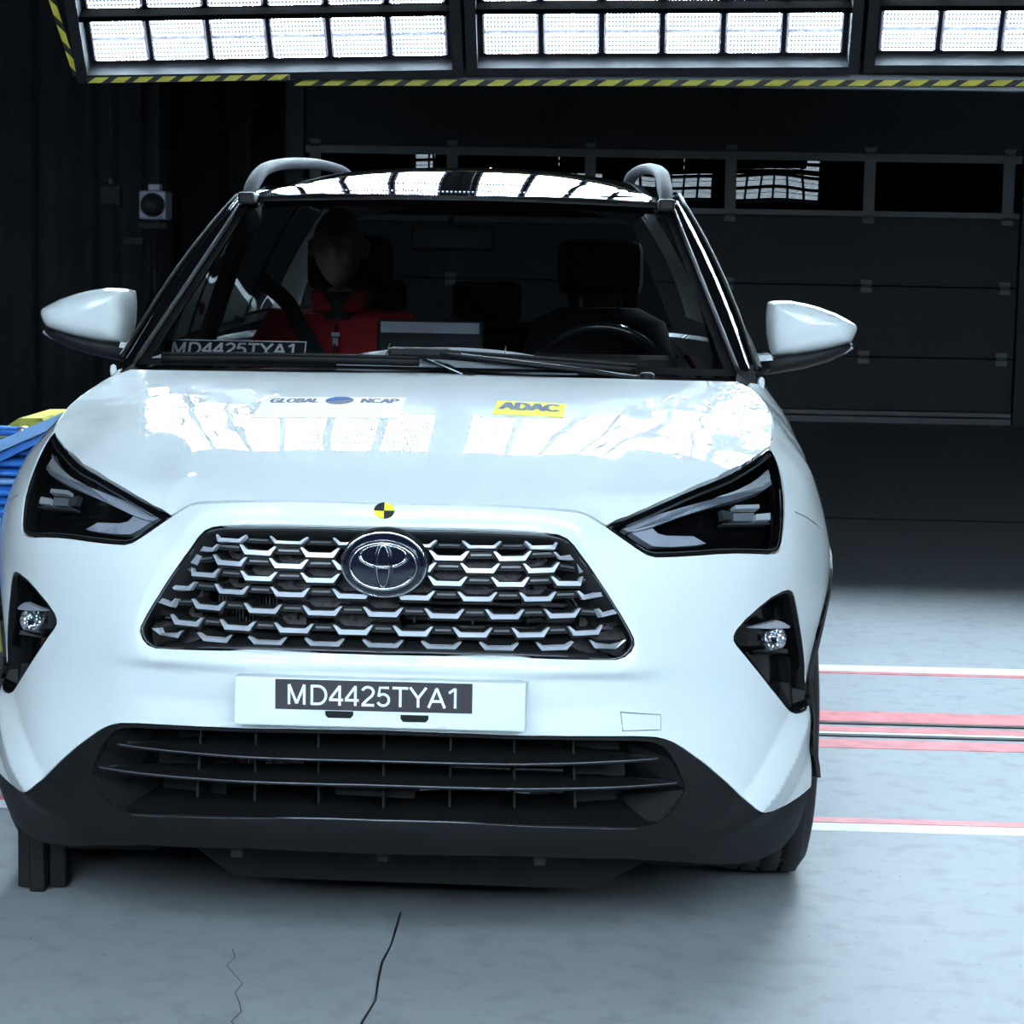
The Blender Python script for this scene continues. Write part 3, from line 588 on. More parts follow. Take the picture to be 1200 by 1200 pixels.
tag(MB().box((-1.72, 4.90, 2.03), (3.2, 4.98, 2.085)).build('gantry_beam', 'alu'), 'plain grey gantry beam behind the striped beam', 'beam')
# hanging sensor and lamp on a tripod in the dark left corner
t = empty('pendant_control', (-2.07, 7.0, 1.60)); tag(t, 'small dark pendant control hanging on a thin cable', 'pendant')
MB().tube([(0, 0, .08), (.004, 0, .3), (-.01, 0, .55), (-.04, 0, .95), (-.05, 0, 5.0)], .004, 6).build('cable', 'rubber', t)
MB().box((-.055, -.04, -.05), (.055, .04, .06), .012).build('housing', 'plastic_dark', t)
MB().tube([(0, 0, .055), (0, 0, .09)], .010, 8).build('ferrule', 'alu', t)
t = empty('tripod_spotlight', (-1.858, 7.0, 0)); tag(t, 'dark boxy spotlight with round lens on a tripod in the left corner', 'spotlight')
M['lamphouse'] = mat('grey_lamp_housing', (.20, .20, .26), .5, var=.08, vscale=12)
h = MB().box((-.068, -.02, 1.488), (.068, .16, 1.632), .012).build('housing', 'lamphouse', t)
MB().lathe([(-.018, .060), (-.040, .060), (-.040, .052), (-.028, .050), (-.028, .0)], 28, 'y', (.006, 0, 1.56)).build('lens_ring', 'plastic_dark', h)
MB().box((-.03, .02, 1.632), (.03, .10, 1.665), .006).build('handle', 'lamphouse', h)
MB().box((-.075, -.01, 1.44), (.075, .10, 1.475), .006).build('mount', 'plastic_dark', t)
MB().tube([(0, .04, .55), (0, .04, 1.45)], .020, 10).build('column', 'plastic_dark', t)
MB().box((-.16, .01, 1.36), (-.05, .07, 1.40), .006).tube([(-.05, .04, 1.38), (0, .04, 1.38)], .008).build('pan_handle', 'plastic_dark', t)
for k in range(3):
    a = math.radians(90+120*k+20); MB().tube([(0, .04, 1.15), (.45*math.cos(a), .04+.45*math.sin(a), .01)], [.016, .011], 8).build('leg', 'plastic_dark', t)
# ------------------------------------------------------------ the car
car = empty('car', (0, 0, 0)); tag(car, 'white compact SUV with black roof, seen from the front', 'car')
AW = (.85, .335)                                   # front axle (y, z)
def u_of_y(y):                                      # plan parameter on the flank
    h = len(_pu)//2; return float(np.interp(y, _pl[h:, 1], _pu[h:]))
def arc(cy, cz, r, a0, a1, n=26):
    return [(u_of_y(cy+r*math.cos(math.radians(a0+(a1-a0)*k/n))), cz+r*math.sin(math.radians(a0+(a1-a0)*k/n))) for k in range(n+1)]
R_CLAD, R_ARCH = .400, .368
# --- white front bumper
seam = [tuple(p) for p in SEAM]
wl = [tuple(p) for p in WHITE_LOW]
a_top = math.degrees(math.asin((seam[-1][1]-.01-AW[1])/.47))
HL = [tuple(p) for p in HEADLIGHT]
hl_low = HL[17:][::-1]                               # from the inner tip along the lower edge to the outer edge
def grow(poly, d):
    q = np.array(poly, float); c = q.mean(0); n = len(q); out = []
    area = .5*sum(q[i][0]*q[(i+1) % n][1]-q[(i+1) % n][0]*q[i][1] for i in range(n)); s = 1 if area > 0 else -1
    for i in range(n):
        e1 = q[i]-q[i-1]; e2 = q[(i+1) % n]-q[i]
        n1 = np.array([e1[1], -e1[0]])/max(np.linalg.norm(e1), 1e-9); n2 = np.array([e2[1], -e2[0]])/max(np.linalg.norm(e2), 1e-9)
        m = n1+n2; l = np.linalg.norm(m); m = m/l if l > 1e-6 else n1
        out.append(tuple(q[i]+s*m*d/max(.5, float(m@n1))))
    return out
HLG = grow(HL, .004)
hl_low = HLG[17:][::-1]
fu = arc(AW[0], AW[1], R_CLAD, 183, 112, 20)
seam_end = seam[-1]
arch_pts = [p for p in fu if p[1] < seam_end[1]-.02 and p[1] > wl[-1][1]+.03]
right = [tuple(p) for p in BUMPER_TOP]+hl_low[1:]+[(p[0], p[1]-.002) for p in seam[1:]]
arch_rev = arch_pts[::-1]
right += arch_rev+wl[::-1]
bump_outline = mirrored(right)
gr_full = mirrored([tuple(p) for p in GRILLE_OUT]); fogR = [tuple(p) for p in FOG]; fogL = [(-a, b) for a, b in fogR]
cap = [(.4706, .5024), (.5564, .4916), (.5565, .464), (.4725, .469)]
capg = grow(cap, .0016)
bumper = patch('front_bumper', S, bump_outline, 'white', car, holes=[gr_full, fogR, fogL, capg], step=.0095, thick=.02)
patch('tow_eye_cap', S, cap, 'white', bumper, step=.012, thick=.01)
def SOF(off):
    return lambda q: S(q)-fnormal(S, np.atleast_2d(q))*off
def off_prism(poly, o0, o1, name, m, parent, sgn=1):
    """piece lying along the body: outline in (u, z), from depth o0 to o1 under the skin"""
    q = np.array(poly, float); a = SOF(o0)(q); b = SOF(o1)(q); n = len(q)
    f = [tuple(range(n)), tuple(range(2*n-1, n-1, -1))]+[(i, i+n, (i+1) % n+n, (i+1) % n) for i in range(n)]
    mb = MB().add(np.vstack([a, b]), f); return mb.build(name, m, parent, sgn)
def resample(poly, n):
    q = np.vstack([poly, poly[:1]]); d = np.concatenate([[0], np.cumsum(np.linalg.norm(np.diff(q, axis=0), axis=1))]); t = np.linspace(0, d[-1], n+1)[:-1]
    return np.stack([np.interp(t, d, q[:, k]) for k in range(2)], 1)
def ring(name, rings, m, parent, sgn=1, n=180):
    """rings: list of (outline in (u, z), depth)"""
    V = [SOF(o)(resample(np.array(p, float), n)) for p, o in rings]; mb = MB(); k = len(V)
    f = [(j*n+i, j*n+(i+1) % n, (j+1)*n+(i+1) % n, (j+1)*n+i) for j in range(k-1) for i in range(n)]
    mb.add(np.vstack(V), f, True); return mb.build(name, m, parent, sgn, fix=False)
def clip_poly(sub, clip):
    c = np.array(clip, float); area = sum(c[i][0]*c[(i+1) % len(c)][1]-c[(i+1) % len(c)][0]*c[i][1] for i in range(len(c)))
    if area < 0: c = c[::-1]
    out = [np.array(p, float) for p in sub]
    for i in range(len(c)):
        a, b = c[i], c[(i+1) % len(c)]; e = b-a; side = lambda p: e[0]*(p[1]-a[1])-e[1]*(p[0]-a[0]); new = []
        for j in range(len(out)):
            p, q = out[j], out[(j+1) % len(out)]; sp, sq = side(p), side(q)
            if sp >= 0: new.append(p)
            if (sp >= 0) != (sq >= 0): new.append(p+(q-p)*sp/(sp-sq))
        out = new
        if len(out) < 3: return None
    return out
# --- black lower bumper with the wide lower intake
bl = [tuple(p) for p in BLACK_LOW]; lo_open = mirrored([tuple(p) for p in LOWER_OPEN])
half = [(p[0], p[1]-.0025) for p in wl]+[(wl[-1][0]-.012, wl[-1][1]-.02)]+bl[::-1]
lower = patch('lower_bumper', S, mirrored(half), 'plastic', car, holes=[lo_open], step=.012, thick=.03)
tag(lower, 'black textured plastic lower bumper')
# sloping floor of the intake and its bright corner facets
lip = [tuple(p) for p in LOWER_OPEN][-6:]             # crease from the corner to the centre
us = np.linspace(-.545, .545, 61); row = lambda z0, z1, o: SOF(o)(np.column_stack([us, z0+(z1-z0)*(np.abs(us)/.545)**2]))
front = row(.3030, .2790, .004); back = row(.318, .334, .125); back2 = row(.300, .320, .16)
mb = MB().add(np.vstack([front, back, back2]), [(i, i+1, i+62, i+61) for i in range(60)]+[(61+i, 62+i, 61+i+62, 61+i+61) for i in range(60)], True); mb.build('intake_floor', 'plastic', lower)
for sg in (1, -1):
    a = SOF(0.003)(np.array([(.606, .344), (.535, .279), (.590, .300)])); b = SOF(.10)(np.array([(.575, .352), (.50, .330)])); c = SOF(.003)(np.array([(.590, .40), (.560, .437)])); d = SOF(.09)(np.array([(.545, .40), (.535, .437)]))
    v = list(a)+list(b)+list(c)+list(d)                  # 0 vertex 1 lip 2 side 3,4 back 5,6 upper front 7,8 upper back
    MB().add(v, [(0, 2, 1), (0, 1, 4, 3), (0, 3, 7, 5), (5, 7, 8, 6)]).build('intake_cheek', 'plastic', lower, sg, fix=False)
# two long blades
for z0, zt, ut, o1 in ((.417, .411, .546, .085), (.371, .361, .585, .085)):
    n = 72; mb = MB(); v = []
    for i in range(n+1):
        u = -ut+2*ut*i/n; k = abs(u)/ut; z = z0+(zt-z0)*k**2; depth = o1*max(.04, 1-max(0, (k-.80)/.20)**1.4)
        q = np.array([[u, z]]); q2 = np.array([[u*(1-.04*k), z+.006+.012*(depth/o1)]])
        v += [SOF(.002)(q)[0], SOF(.003)(q+[[0, -.0055]])[0], SOF(.002+depth)(q2+[[0, -.009]])[0], SOF(.002+depth)(q2)[0]]
    f = [(i*4+j, i*4+(j+1) % 4, i*4+4+(j+1) % 4, i*4+4+j) for i in range(n) for j in range(4)]
    bl_ = mb.add(v, f, False).build('intake_blade', 'plastic', lower)
    e = [SOF(.0005)(np.array([[-ut+2*ut*i/60, z0+(zt-z0)*(abs(-1+2*i/60))**2-.001]]))[0] for i in range(61)]
    MB().tube(e, .0016, 6).build('blade_highlight', 'satin', bl_)  # grey line painted in as the highlight along the blade front
for k in range(-3, 4):
    x = k*.1275+.003
    q = lambda z, o: SOF(o)(np.array([[x, z]]))[0]
    a = [q(.316, .05), q(.466, .045), q(.466, .095), q(.316, .12)]
    MB().add([p+np.array([s*.0022, 0, 0]) for s in (-1, 1) for p in a], [(0, 1, 2, 3), (7, 6, 5, 4), (0, 4, 5, 1), (1, 5, 6, 2), (2, 6, 7, 3), (3, 7, 4, 0)]).build('vertical_rib', 'plastic', lower)
MB().tube([SOF(.002)(np.array([[u, .3035-.0245*(abs(u)/.50)**2]]))[0] for u in np.linspace(-.50, .50, 61)], .0022, 6).build('lip_edge', 'satin', lower)
# intake surround behind: closed plates, radiator fins, pipe
plates = [(-.47, -.345, .425, .462), (-.345, -.325, .37, .462), (-.16, .125, .425, .462), (-.16, .125, .378, .415), (-.10, .06, .325, .368), (.30, .52, .425, .462), (.40, .53, .375, .42), (-.52, -.33, .375, .42), (.40, .52, .31, .36), (-.50, -.34, .31, .36)]
for a, b, c, d in plates:
    off_prism([(a, c), (b, c), (b, d), (a, d)], .10, .115, 'blanking_plate', 'plastic', lower)
MB().box((-.56, .30, .20), (.56, .34, .88)).build('radiator_shroud', 'plastic_dark', car)
for k in range(26):
    MB().box((-.335+k*.0062, .235, .345), (-.332+k*.0062, .26, .40)).build('radiator_fin', 'radiator', car)
for k in range(8): MB().box((.10, .21, .340+k*.0095), (.37, .25, .3445+k*.0095)).build('condenser_slat', 'radiator', car)
pp = MB().tube([(.06, .205, .318), (.14, .20, .323), (.30, .20, .322), (.42, .205, .318)], .0075, 10).build('cooling_pipe', 'bare', car)
MB().box((.275, .188, .308), (.312, .212, .334), .003).build('pipe_clamp', 'bare', pp)
MB().tube([(.13, .215, .337), (.30, .215, .338), (.36, .22, .332)], .004, 8).build('cooling_pipe', 'bare', car)
# chin and undertray
uu = np.linspace(-.93, .93, 90); bx = np.array([abs(p[0]) for p in bl]); bz = np.array([p[1] for p in bl])
e0 = S(np.column_stack([uu, np.interp(np.abs(uu), bx, bz)+.001])); e1 = e0*np.array([.97, 1, 1])+np.array([0, .10, .012])
MB().add(np.vstack([e0, e1]), [(i, i+1, i+91, i+90) for i in range(89)], True).build('chin_panel', 'plastic', car)
MB().prism([(-.50, .22), (-.33, .090), (.40, .085), (.50, .14), (.56, .24)], .34, 1.2).build('undertray', 'plastic_dark', car)
for sg in (1, -1): MB().prism([(.47, .26), (.47, .13), (.52, .105), (.70, .105), (.745, .16), (.745, .26)], .462, .478).build('shade_deflector', 'plastic_dark', car, sg)  # dark plates added to deepen the shade under the bumper
for x in (-.28, 0, .30): MB().box((x-.012, .075, .205), (x+.012, .12, .235), .003).build('skirt_tab', 'plastic', lower)
# --- grille
gi = [tuple(p) for p in GRILLE_IN]; gi_full = mirrored(gi); go_full = mirrored([tuple(p) for p in GRILLE_OUT])
gmid = grow(go_full, -.005)
gi_full = [(a, b-.009*max(0, min(1, (.66-b)/.02))) for a, b in grow(go_full, -.0135)]
grille = ring('grille_frame', [(grow(go_full, -.0008), .014), (grow(go_full, -.0015), .004), (grow(go_full, -.005), .004), (grow(go_full, -.007), .010), (gi_full, .040), (gi_full, .07)], 'plastic', car)
tag(grille, 'black grille surround')
rings_ = resample(np.array(go_full, float), 160)
MB().tube(list(SOF(.004)(resample(np.array(grow(go_full, -.0035), float), 160)))+[SOF(.004)(resample(np.array(grow(go_full, -.0035), float), 160))[0]], .0014, 6).build('grille_edge', 'satin', grille)
bk = grow(gi_full, .004)
holes_ = [[(-.385, .722), (-.195, .722), (-.195, .622), (-.385, .622)], [(-.150, .690), (-.095, .690), (-.095, .622), (-.150, .622)], [(.028, .722), (.40, .722), (.40, .622), (.028, .622)]]
MB2 = patch('grille_backing', S, bk, 'foam', grille, holes=holes_, step=.02, thick=.02, off=.062)
for k in range(30): MB().box((-.330+k*.0065, .16, .62), (-.3272+k*.0065, .18, .70)).build('radiator_fin', 'radiator', car)
for k in range(6): MB().box((.03, .15, .632+k*.0155), (.41, .19, .6385+k*.0155)).build('condenser_slat', 'radiator', car)
MB().box((-.45, .2, .60), (.45, .215, .74)).build('grille_shroud', 'plastic_dark', car)
clipg = grow(go_full, -.0035)
ZR = [.8245, .8005, .7780, .7530, .7245, .6915, .6575, .6255]; PT = [.1215, .121, .120, .119, .117, .114, .1115, .109]
barp = [(-.0375, .0165), (-.0330, .0165), (-.0215, .0075), (.0215, .0075), (.0330, .0165), (.0375, .0165), (.0255, -.001), (-.0255, -.001)]
bodp = [(-.0400, .0185), (.0400, .0185), (.0345, .006), (.0270, -.0065), (-.0270, -.0065), (-.0345, .006)]
bod1 = [(-.0400, .0180), (-.0320, .0185), (-.0205, .0095), (.0205, .0095), (.0320, .0185), (.0400, .0180), (.0275, -.0062), (-.0275, -.0062)]
em_c = (.004, .790)
def in_emblem(u, z, g=1.08): return ((u-em_c[0])/(.078*g))**2+((z-em_c[1])/(.060*g))**2 < 1
for r, (z, p) in enumerate(zip(ZR, PT)):
    k0 = [n+.5 for n in range(-5, 5)] if r % 2 == 0 else list(range(-5, 6))
    for k in k0:
        u = k*p+.002
        if in_emblem(u, z+.005, .75): continue
        zz = z
        q = [(u+a, zz+b) for a, b in barp]; cw = clip_poly(q, clipg)
        # concave outline: clip the two arms and the base separately only when needed
        tot = all(inside(np.array(q), clipg))
        bod = [(u+a, zz+b) for a, b in bod1]
        if tot:
            bar = off_prism(q, .012, .020, 'grille_bar', 'silver', grille); off_prism(bod, .0195, .062, 'bar_body', 'plastic_dark', bar)
        else:
            parts = [[barp[0], barp[1], barp[2], barp[7]], [barp[7], barp[2], barp[3], barp[6]], [barp[3], barp[4], barp[5], barp[6]]]
            polys = [clip_poly([(u+a, zz+b) for a, b in pp_][::-1], clipg) for pp_ in parts]; mb = MB(); okp = False
            for pl_ in polys:
                if pl_ is None: continue
                okp = True; qq = np.array(pl_); a_, b_ = SOF(.012)(qq), SOF(.024)(qq); n = len(qq)
                mb.add(np.vstack([a_, b_]), [tuple(range(n)), tuple(range(2*n-1, n-1, -1))]+[(i, i+n, (i+1) % n+n, (i+1) % n) for i in range(n)])
            if okp: mb.build('grille_bar', 'silver', grille)
        # thin link to the next bar
        uc = u+p/2; hw = p/2-.041
        lk = [(uc-hw, zz+.0085), (uc+hw, zz+.0085), (uc+hw, zz+.0120), (uc-hw, zz+.0120)]
        if in_emblem(uc, zz+.01, 1.0): continue
        lkc = clip_poly(lk, clipg)
        if lkc and len(lkc) > 2 and abs(lkc[0][0]-lkc[1][0])+abs(lkc[1][0]-lkc[2][0]) > .006:
            l = off_prism(lkc, .018, .022, 'grille_link', 'satin', grille)
            lb = clip_poly([(uc-hw-.007, zz+.003), (uc+hw+.007, zz+.003), (uc+hw+.007, zz+.0165), (uc-hw-.007, zz+.0165)], clipg)
            if lb: off_prism(lb, .022, .062, 'link_body', 'plastic_dark', l)
        ub = clip_poly([(u-.0018, zz+.02), (u+.0018, zz+.02), (u+.0018, zz+.042), (u-.0018, zz+.042)], clipg)
        if ub and r % 2 == 0 and not in_emblem(u, zz+.03, 1.1): off_prism(ub, .040, .062, 'grille_stem', 'plastic_dark', grille)
# --- emblem
def ell(cx, cz, a, b, y, n=64, dome=0.): return [(cx+a*math.cos(2*math.pi*k/n), y, cz+b*math.sin(2*math.pi*k/n)) for k in range(n)]
def ell_solid(name, cx, cz, prof, m, parent, n=64):
    mb = MB(); v = []; f = []
    for a, b, y in prof: v += ell(cx, cz, a, b, y, n)
    for j in range(len(prof)-1): f += [(j*n+i, j*n+(i+1) % n, (j+1)*n+(i+1) % n, (j+1)*n+i) for i in range(n)]
    f.append(tuple(range((len(prof)-1)*n, len(prof)*n))); f.append(tuple(range(n))[::-1])
    return mb.add(v, f, True).build(name, m, parent)
ex, ez = em_c
emb = ell_solid('emblem', ex, ez, [(.082, .066, .06), (.082, .066, .020), (.079, .063, .006), (.0765, .0605, .004)], 'plastic_dark', car)
ell_solid('emblem_face', ex, ez, [(.0765, .0585, .006), (.0765, .0585, -.002), (.073, .0555, -.008), (.060, .045, -.0115), (.040, .030, -.0135), (.02, .015, -.0142)], 'navy', emb)
def ell_ring(name, cx, cz, a, b, y, r, m, flat=.5):
    p = ell(cx, cz, a, b, y, 72); dom = lambda x, z: y-.0085*max(0, 1-((x-ex)/.076)**2-((z-ez)/.058)**2)
    p = [(x, dom(x, z), z) for x, _, z in p]; mb = MB(); n = 8; N = len(p); v = []; f = []
    for i, q in enumerate(p):
        q = np.array(q); c_ = np.array((cx, q[1], cz)); o_ = q-c_; o_ /= np.linalg.norm(o_)
        for k in range(n): th = 2*math.pi*k/n; v.append(q+o_*r*math.cos(th)+np.array((0, -1, 0))*r*flat*math.sin(th))
    f = [(i*n+k, i*n+(k+1) % n, ((i+1) % N)*n+(k+1) % n, ((i+1) % N)*n+k) for i in range(N) for k in range(n)]
    return mb.add(v, f, True).build(name, m, emb)
ell_ring('emblem_rim', ex, ez, .0775, .0595, .0005, .0024, 'chrome'); 
ell_ring('emblem_oval', ex, ez-.0005, .0655, .0465, -.0092, .0042, 'navy', .55); ell_ring('emblem_oval_edge', ex, ez-.0005, .0615, .0425, -.0106, .0018, 'chrome', .8)
ell_ring('emblem_oval', ex, ez+.0185, .0460, .0235, -.0080, .0042, 'navy', .55); ell_ring('emblem_oval_edge', ex, ez+.0185, .0420, .0196, -.0092, .0014, 'chrome', .8)
ell_ring('emblem_oval', ex, ez-.001, .0155, .0430, -.0080, .0042, 'navy', .55); ell_ring('emblem_oval_edge', ex, ez-.001, .0115, .0385, -.0094, .0014, 'chrome', .8)
# --- target sticker on the nose
rq = np.array([(-.0005+.0195*math.cos(2*math.pi*k/40), .884+.0135*math.sin(2*math.pi*k/40)) for k in range(40)])
rd = off_prism(rq, -.0036, .001, 'target_sticker', 'yellow', bumper)
for k0 in (10, 30):
    seg = np.vstack([[(-.0005, .884)], rq[k0:k0+10], rq[(k0+10) % 40:(k0+10) % 40+1]]); off_prism(seg, -.0044, .0, 'sticker_quadrant', 'inkblack', rd)
# --- number plate
pl = MB().box((-.2695, -.0235, .487), (.2715, .012, .5785), .004).build('number_plate', 'platewhite', car); tag(pl, 'white number plate carrier')
MB().box((-.1925, -.0248, .5195), (.1725, -.0230, .5755)).build('plate_label', 'label', pl)
t = text_mesh('plate_lettering', 'MD4425TYA1', .325, .0375, 'vinylwhite', pl, .13); t.location = (-.0095, -.0248, .5475); t.rotation_euler = (math.pi/2, 0, 0)
for x, z in ((-.0735, .5115), (.066, .5075)):
    MB().prism([(x-.026, z+.0065), (x+.026, z+.0065), (x+.026, z-.001), (x+.021, z-.0065), (x-.021, z-.0065), (x-.026, z-.001)], -.0246, -.0225).build('plate_slot', 'plastic_dark', pl)
for x, z in ((-.098, .501), (.118, .4955)): MB().box((x-.007, -.0255, z-.003), (x+.007, -.0225, z+.002), .001).build('plate_clip', 'platewhite', pl)
# --- headlights and fog lamps, both sides
hl_in = grow(HL, -.0075)
for sg, side in ((1, 'right'), (-1, 'left')):
    hd = patch('headlight', S, grow(HL, -.0005), 'piano', car, step=.016, thick=-.066, off=.068, sgn=sg); tag(hd, 'black-backed headlight unit, %s of the picture' % side)
    ring('headlight_bezel', [(grow(HL, -.0003), .012), (grow(HL, -.0003), .0015), (hl_in, .004), (hl_in, .03)], 'piano', hd, sg, 140)
    patch('headlight_lens', S, grow(HL, -.004), 'lens', hd, step=.012, thick=0, off=.002, sgn=sg, wall=False)
    off_prism(DRL, .020, .040, 'light_guide', 'drl', hd, sg)
    off_prism(HL_CHROME, .020, .034, 'glint_reflector', 'glintwhite', hd, sg)  # white colour stands in for lamps mirrored in the chrome
    off_prism(HL_FOOT, .026, .045, 'indicator_guide', 'drl', hd, sg)
    pr = off_prism(HL_PROJ, .044, .066, 'projector_block', 'piano', hd, sg)
    for q, m_ in ((HL_P1, 'glintwhite'), (HL_P2, 'silver'), (HL_P3, 'glintwhite')): off_prism(q, .036 if m_ == 'silver' else .030, .044, 'projector_lens_glint', m_, pr, sg)  # pale blocks paint the highlights on the projector
    off_prism(HL_P4, .033, .044, 'projector_lens_glint', 'satin', pr, sg); off_prism(HL_LINE, .030, .044, 'projector_trim', 'satin', pr, sg)
    e = np.array(HL[0:13]); d = e.copy(); d[:, 1] -= .012
    MB().tube(SOF(.006)(d[1:]), .0022, 6).build('upper_trim', 'satin', hd, sg)
    MB().tube(SOF(.004)(np.array(grow(HL, -.005))[17:33]), .0016, 6).build('lower_trim', 'satin', hd, sg)
    bz_ = patch('fog_lamp_bezel', S, grow(fogR, -.0005), 'piano', car, step=.016, thick=-.046, off=.048, sgn=sg); tag(bz_, 'gloss black fog lamp recess, %s of the picture' % side)
    ring('bezel_rim', [(grow(fogR, -.0005), .012), (grow(fogR, -.001), .001), (grow(fogR, -.006), .002), (grow(fogR, -.008), .012), (grow(fogR, -.016), .046)], 'piano', bz_, sg, 120)
    off_prism(FOG_BROW, .016, .026, 'lamp_brow_glint', 'silver', bz_, sg); off_prism(FOG_SILL, .018, .03, 'lamp_sill', 'piano', bz_, sg)  # silver sliver stands in for the reflection on the gloss shelf
    off_prism(FOG_FACET, .028, .05, 'bezel_facet', 'plastic', bz_, sg)
    c_ = SOF(.035)(np.array(FOG_LAMP))[0]
    fl = MB().lathe([(.030, .027), (.004, .0265), (-.002, .024), (-.006, .018), (-.008, .008), (-.0085, .0)], 20, 'y', c_).build('fog_lamp', 'crystal', bz_, sg)
    MB().box((c_[0]-.006, c_[1]-.013, c_[2]-.006), (c_[0]+.006, c_[1]-.004, c_[2]+.006), .002).build('lamp_core', 'piano', fl, sg)
# --- hood
hs = [tuple(p) for p in HOODSIDE_XY]
hr = [(p[0], p[1]) for p in HREAR]
hf = [(p[0], p[1]) for p in HFRONT]
hood_half = hf+hs[1:]+hr[::-1][1:]
_h = [(x, y) for x, y in hood_half]
hood = patch('hood', H, mirrored([(0, hf[0][1])]+_h[1:-1]+[(0, hr[0][1])]), 'white', car, step=.014, thick=.02)
def HB(dz): return lambda q: H(q)+np.array([0, 0, dz])
def hood_sticker(name, poly, m, dz=.0012, parent=hood): return patch(name, HB(dz), poly, m, parent, step=.02, thick=.001)
def hood_text(body, cx, cy, wid, dep, m, parent, ang=0.):
    t = text_mesh('sticker_lettering', body, wid, dep, m, parent, .16, .0003)
    for q in t.data.vertices:
        z_ = q.co.z; p = H([[cx+q.co.x, cy+q.co.y]])[0]; q.co = (p[0], p[1], p[2]+.0016+z_)
    return t
ad = hood_sticker('yellow_sticker', [(.172, .564), (.320, .567), (.323, .708), (.176, .711)], 'yellow'); tag(ad, 'yellow sticker with grey letters')
hood_text('ADAC', .2485, .655, .126, .075, 'inkgrey', ad)
gn = hood_sticker('white_sticker', [(-.323, .500), (-.017, .494), (-.021, .712), (-.324, .716)], 'vinylwhite'); tag(gn, 'white sticker with grey letters and blue globe')
hood_text('GLOBAL', -.255, .672, .105, .045, 'inkgrey', gn); hood_text('NCAP', -.073, .670, .080, .045, 'inkgrey', gn)
def disc(cx, cy, rx, ry, a0=0, a1=360, n=28): return [(cx+rx*math.cos(math.radians(a0+(a1-a0)*k/n)), cy+ry*math.sin(math.radians(a0+(a1-a0)*k/n))) for k in range(n)]
hood_sticker('globe', disc(-.160, .672, .030, .042), 'inkgrey', .0018, gn); hood_sticker('globe_half', disc(-.163, .672, .027, .038, 20, 200), 'inkblue', .0024, gn)
# --- fenders
hsu = [tuple(p) for p in HOODSIDE_UZ]
for sg, side in ((1, 'right'), (-1, 'left')):
    hl_out = HLG[12:18][::-1]
    top = [(a, b-.003) for a, b in hsu]
    arch = arc(AW[0], AW[1], R_CLAD, a_top_ := math.degrees(math.acos(max(-1, min(1, (np.interp(seam_end[0], _pu, _pl[:, 1])-AW[0])/R_CLAD)))), 8, 30) if False else arc(AW[0], AW[1], R_CLAD, 128, 6, 30)
    arch = [p for p in arch if p[1] > .42]
    fen = [(a, b+.002) for a, b in seam]
    k0 = [p for p in arch if p[0] > seam_end[0]+.01]
    poly = hl_out[:-1]+top[1:]+[(u_of_y(1.31), 1.062), (u_of_y(1.31), .42)]+k0[::-1]+fen[::-1]
    # order: headlight edge upward, along the hood line, down the door gap, round the arch, along the bumper seam
    poly = [p for p in hl_out]+[p for p in top[1:]]+[(u_of_y(1.30), 1.058), (u_of_y(1.31), .42)]+k0[::-1]+fen[::-1][:-1]
    patch('fender', S, poly, 'white', car, step=.014, thick=.016, sgn=sg)
# --- windscreen, pillars, roof
def WS(s, t):
    y0 = 1.14+.13*s*s; y1 = 1.86+.14*s*s
    b = np.array([.722*s, y0, 1.085-.007*s*s]); e = np.array([.569*s, y1, 1.508-.008*s*s])
    p = b+(e-b)*t; n = np.array([0, -.53, .85]); return p+n*.022*(1-s*s)*4*t*(1-t)*.9
ns, nt_ = 40, 24
v = [WS(-1+2*i/ns, j/nt_) for i in range(ns+1) for j in range(nt_+1)]
ws = obj('windscreen', v, grid(ns, nt_), 'glass', car, smooth=True)
def band(name, s0, s1, t0, t1, m, parent, n=30, lift=.0015):
    v = [WS(s0+(s1-s0)*i/n, t)+np.array([0, -.53, .85])*lift for i in range(n+1) for t in (t0, t1)]
    return obj(name, v, [(2*i+1, 2*i+3, 2*i+2, 2*i) for i in range(n)], m, parent, smooth=True)
band('frit_band', -1, 1, 0.965, 1.0, 'frit', ws); band('frit_band', -1, 1, 0, .035, 'frit', ws)
for a, b in ((-1, -.965), (.965, 1)):
    v = [WS(s, j/20)+np.array([0, -.53, .85])*.0015 for j in range(21) for s in (a, b)]
    obj('frit_band', v, [(2*i, 2*i+2, 2*i+3, 2*i+1) for i in range(20)], 'frit', ws, smooth=True)
A0, A1 = np.array([.770, 1.335, 1.088]), np.array([.610, 2.06, 1.500])
def AP(t): return A0+(A1-A0)*t+np.array([.012, 0, .012])*4*t*(1-t)
def BELT(y): return np.array([np.interp(y, [1.33, 2.0, 2.8, 3.5, 3.95], [.772, .800, .808, .780, .70]), y, np.interp(y, [1.33, 2., 2.8, 3.5, 3.95], [1.085, 1.09, 1.10, 1.12, 1.14])])
def REDGE(y): return np.array([np.interp(y, [2.0, 2.06, 2.5, 3.2, 3.9, 4.1], [.600, .610, .612, .585, .535, .51]), y, np.interp(y, [2.0, 2.06, 2.5, 3.2, 3.9, 4.1], [1.494, 1.500, 1.535, 1.540, 1.50, 1.485])])
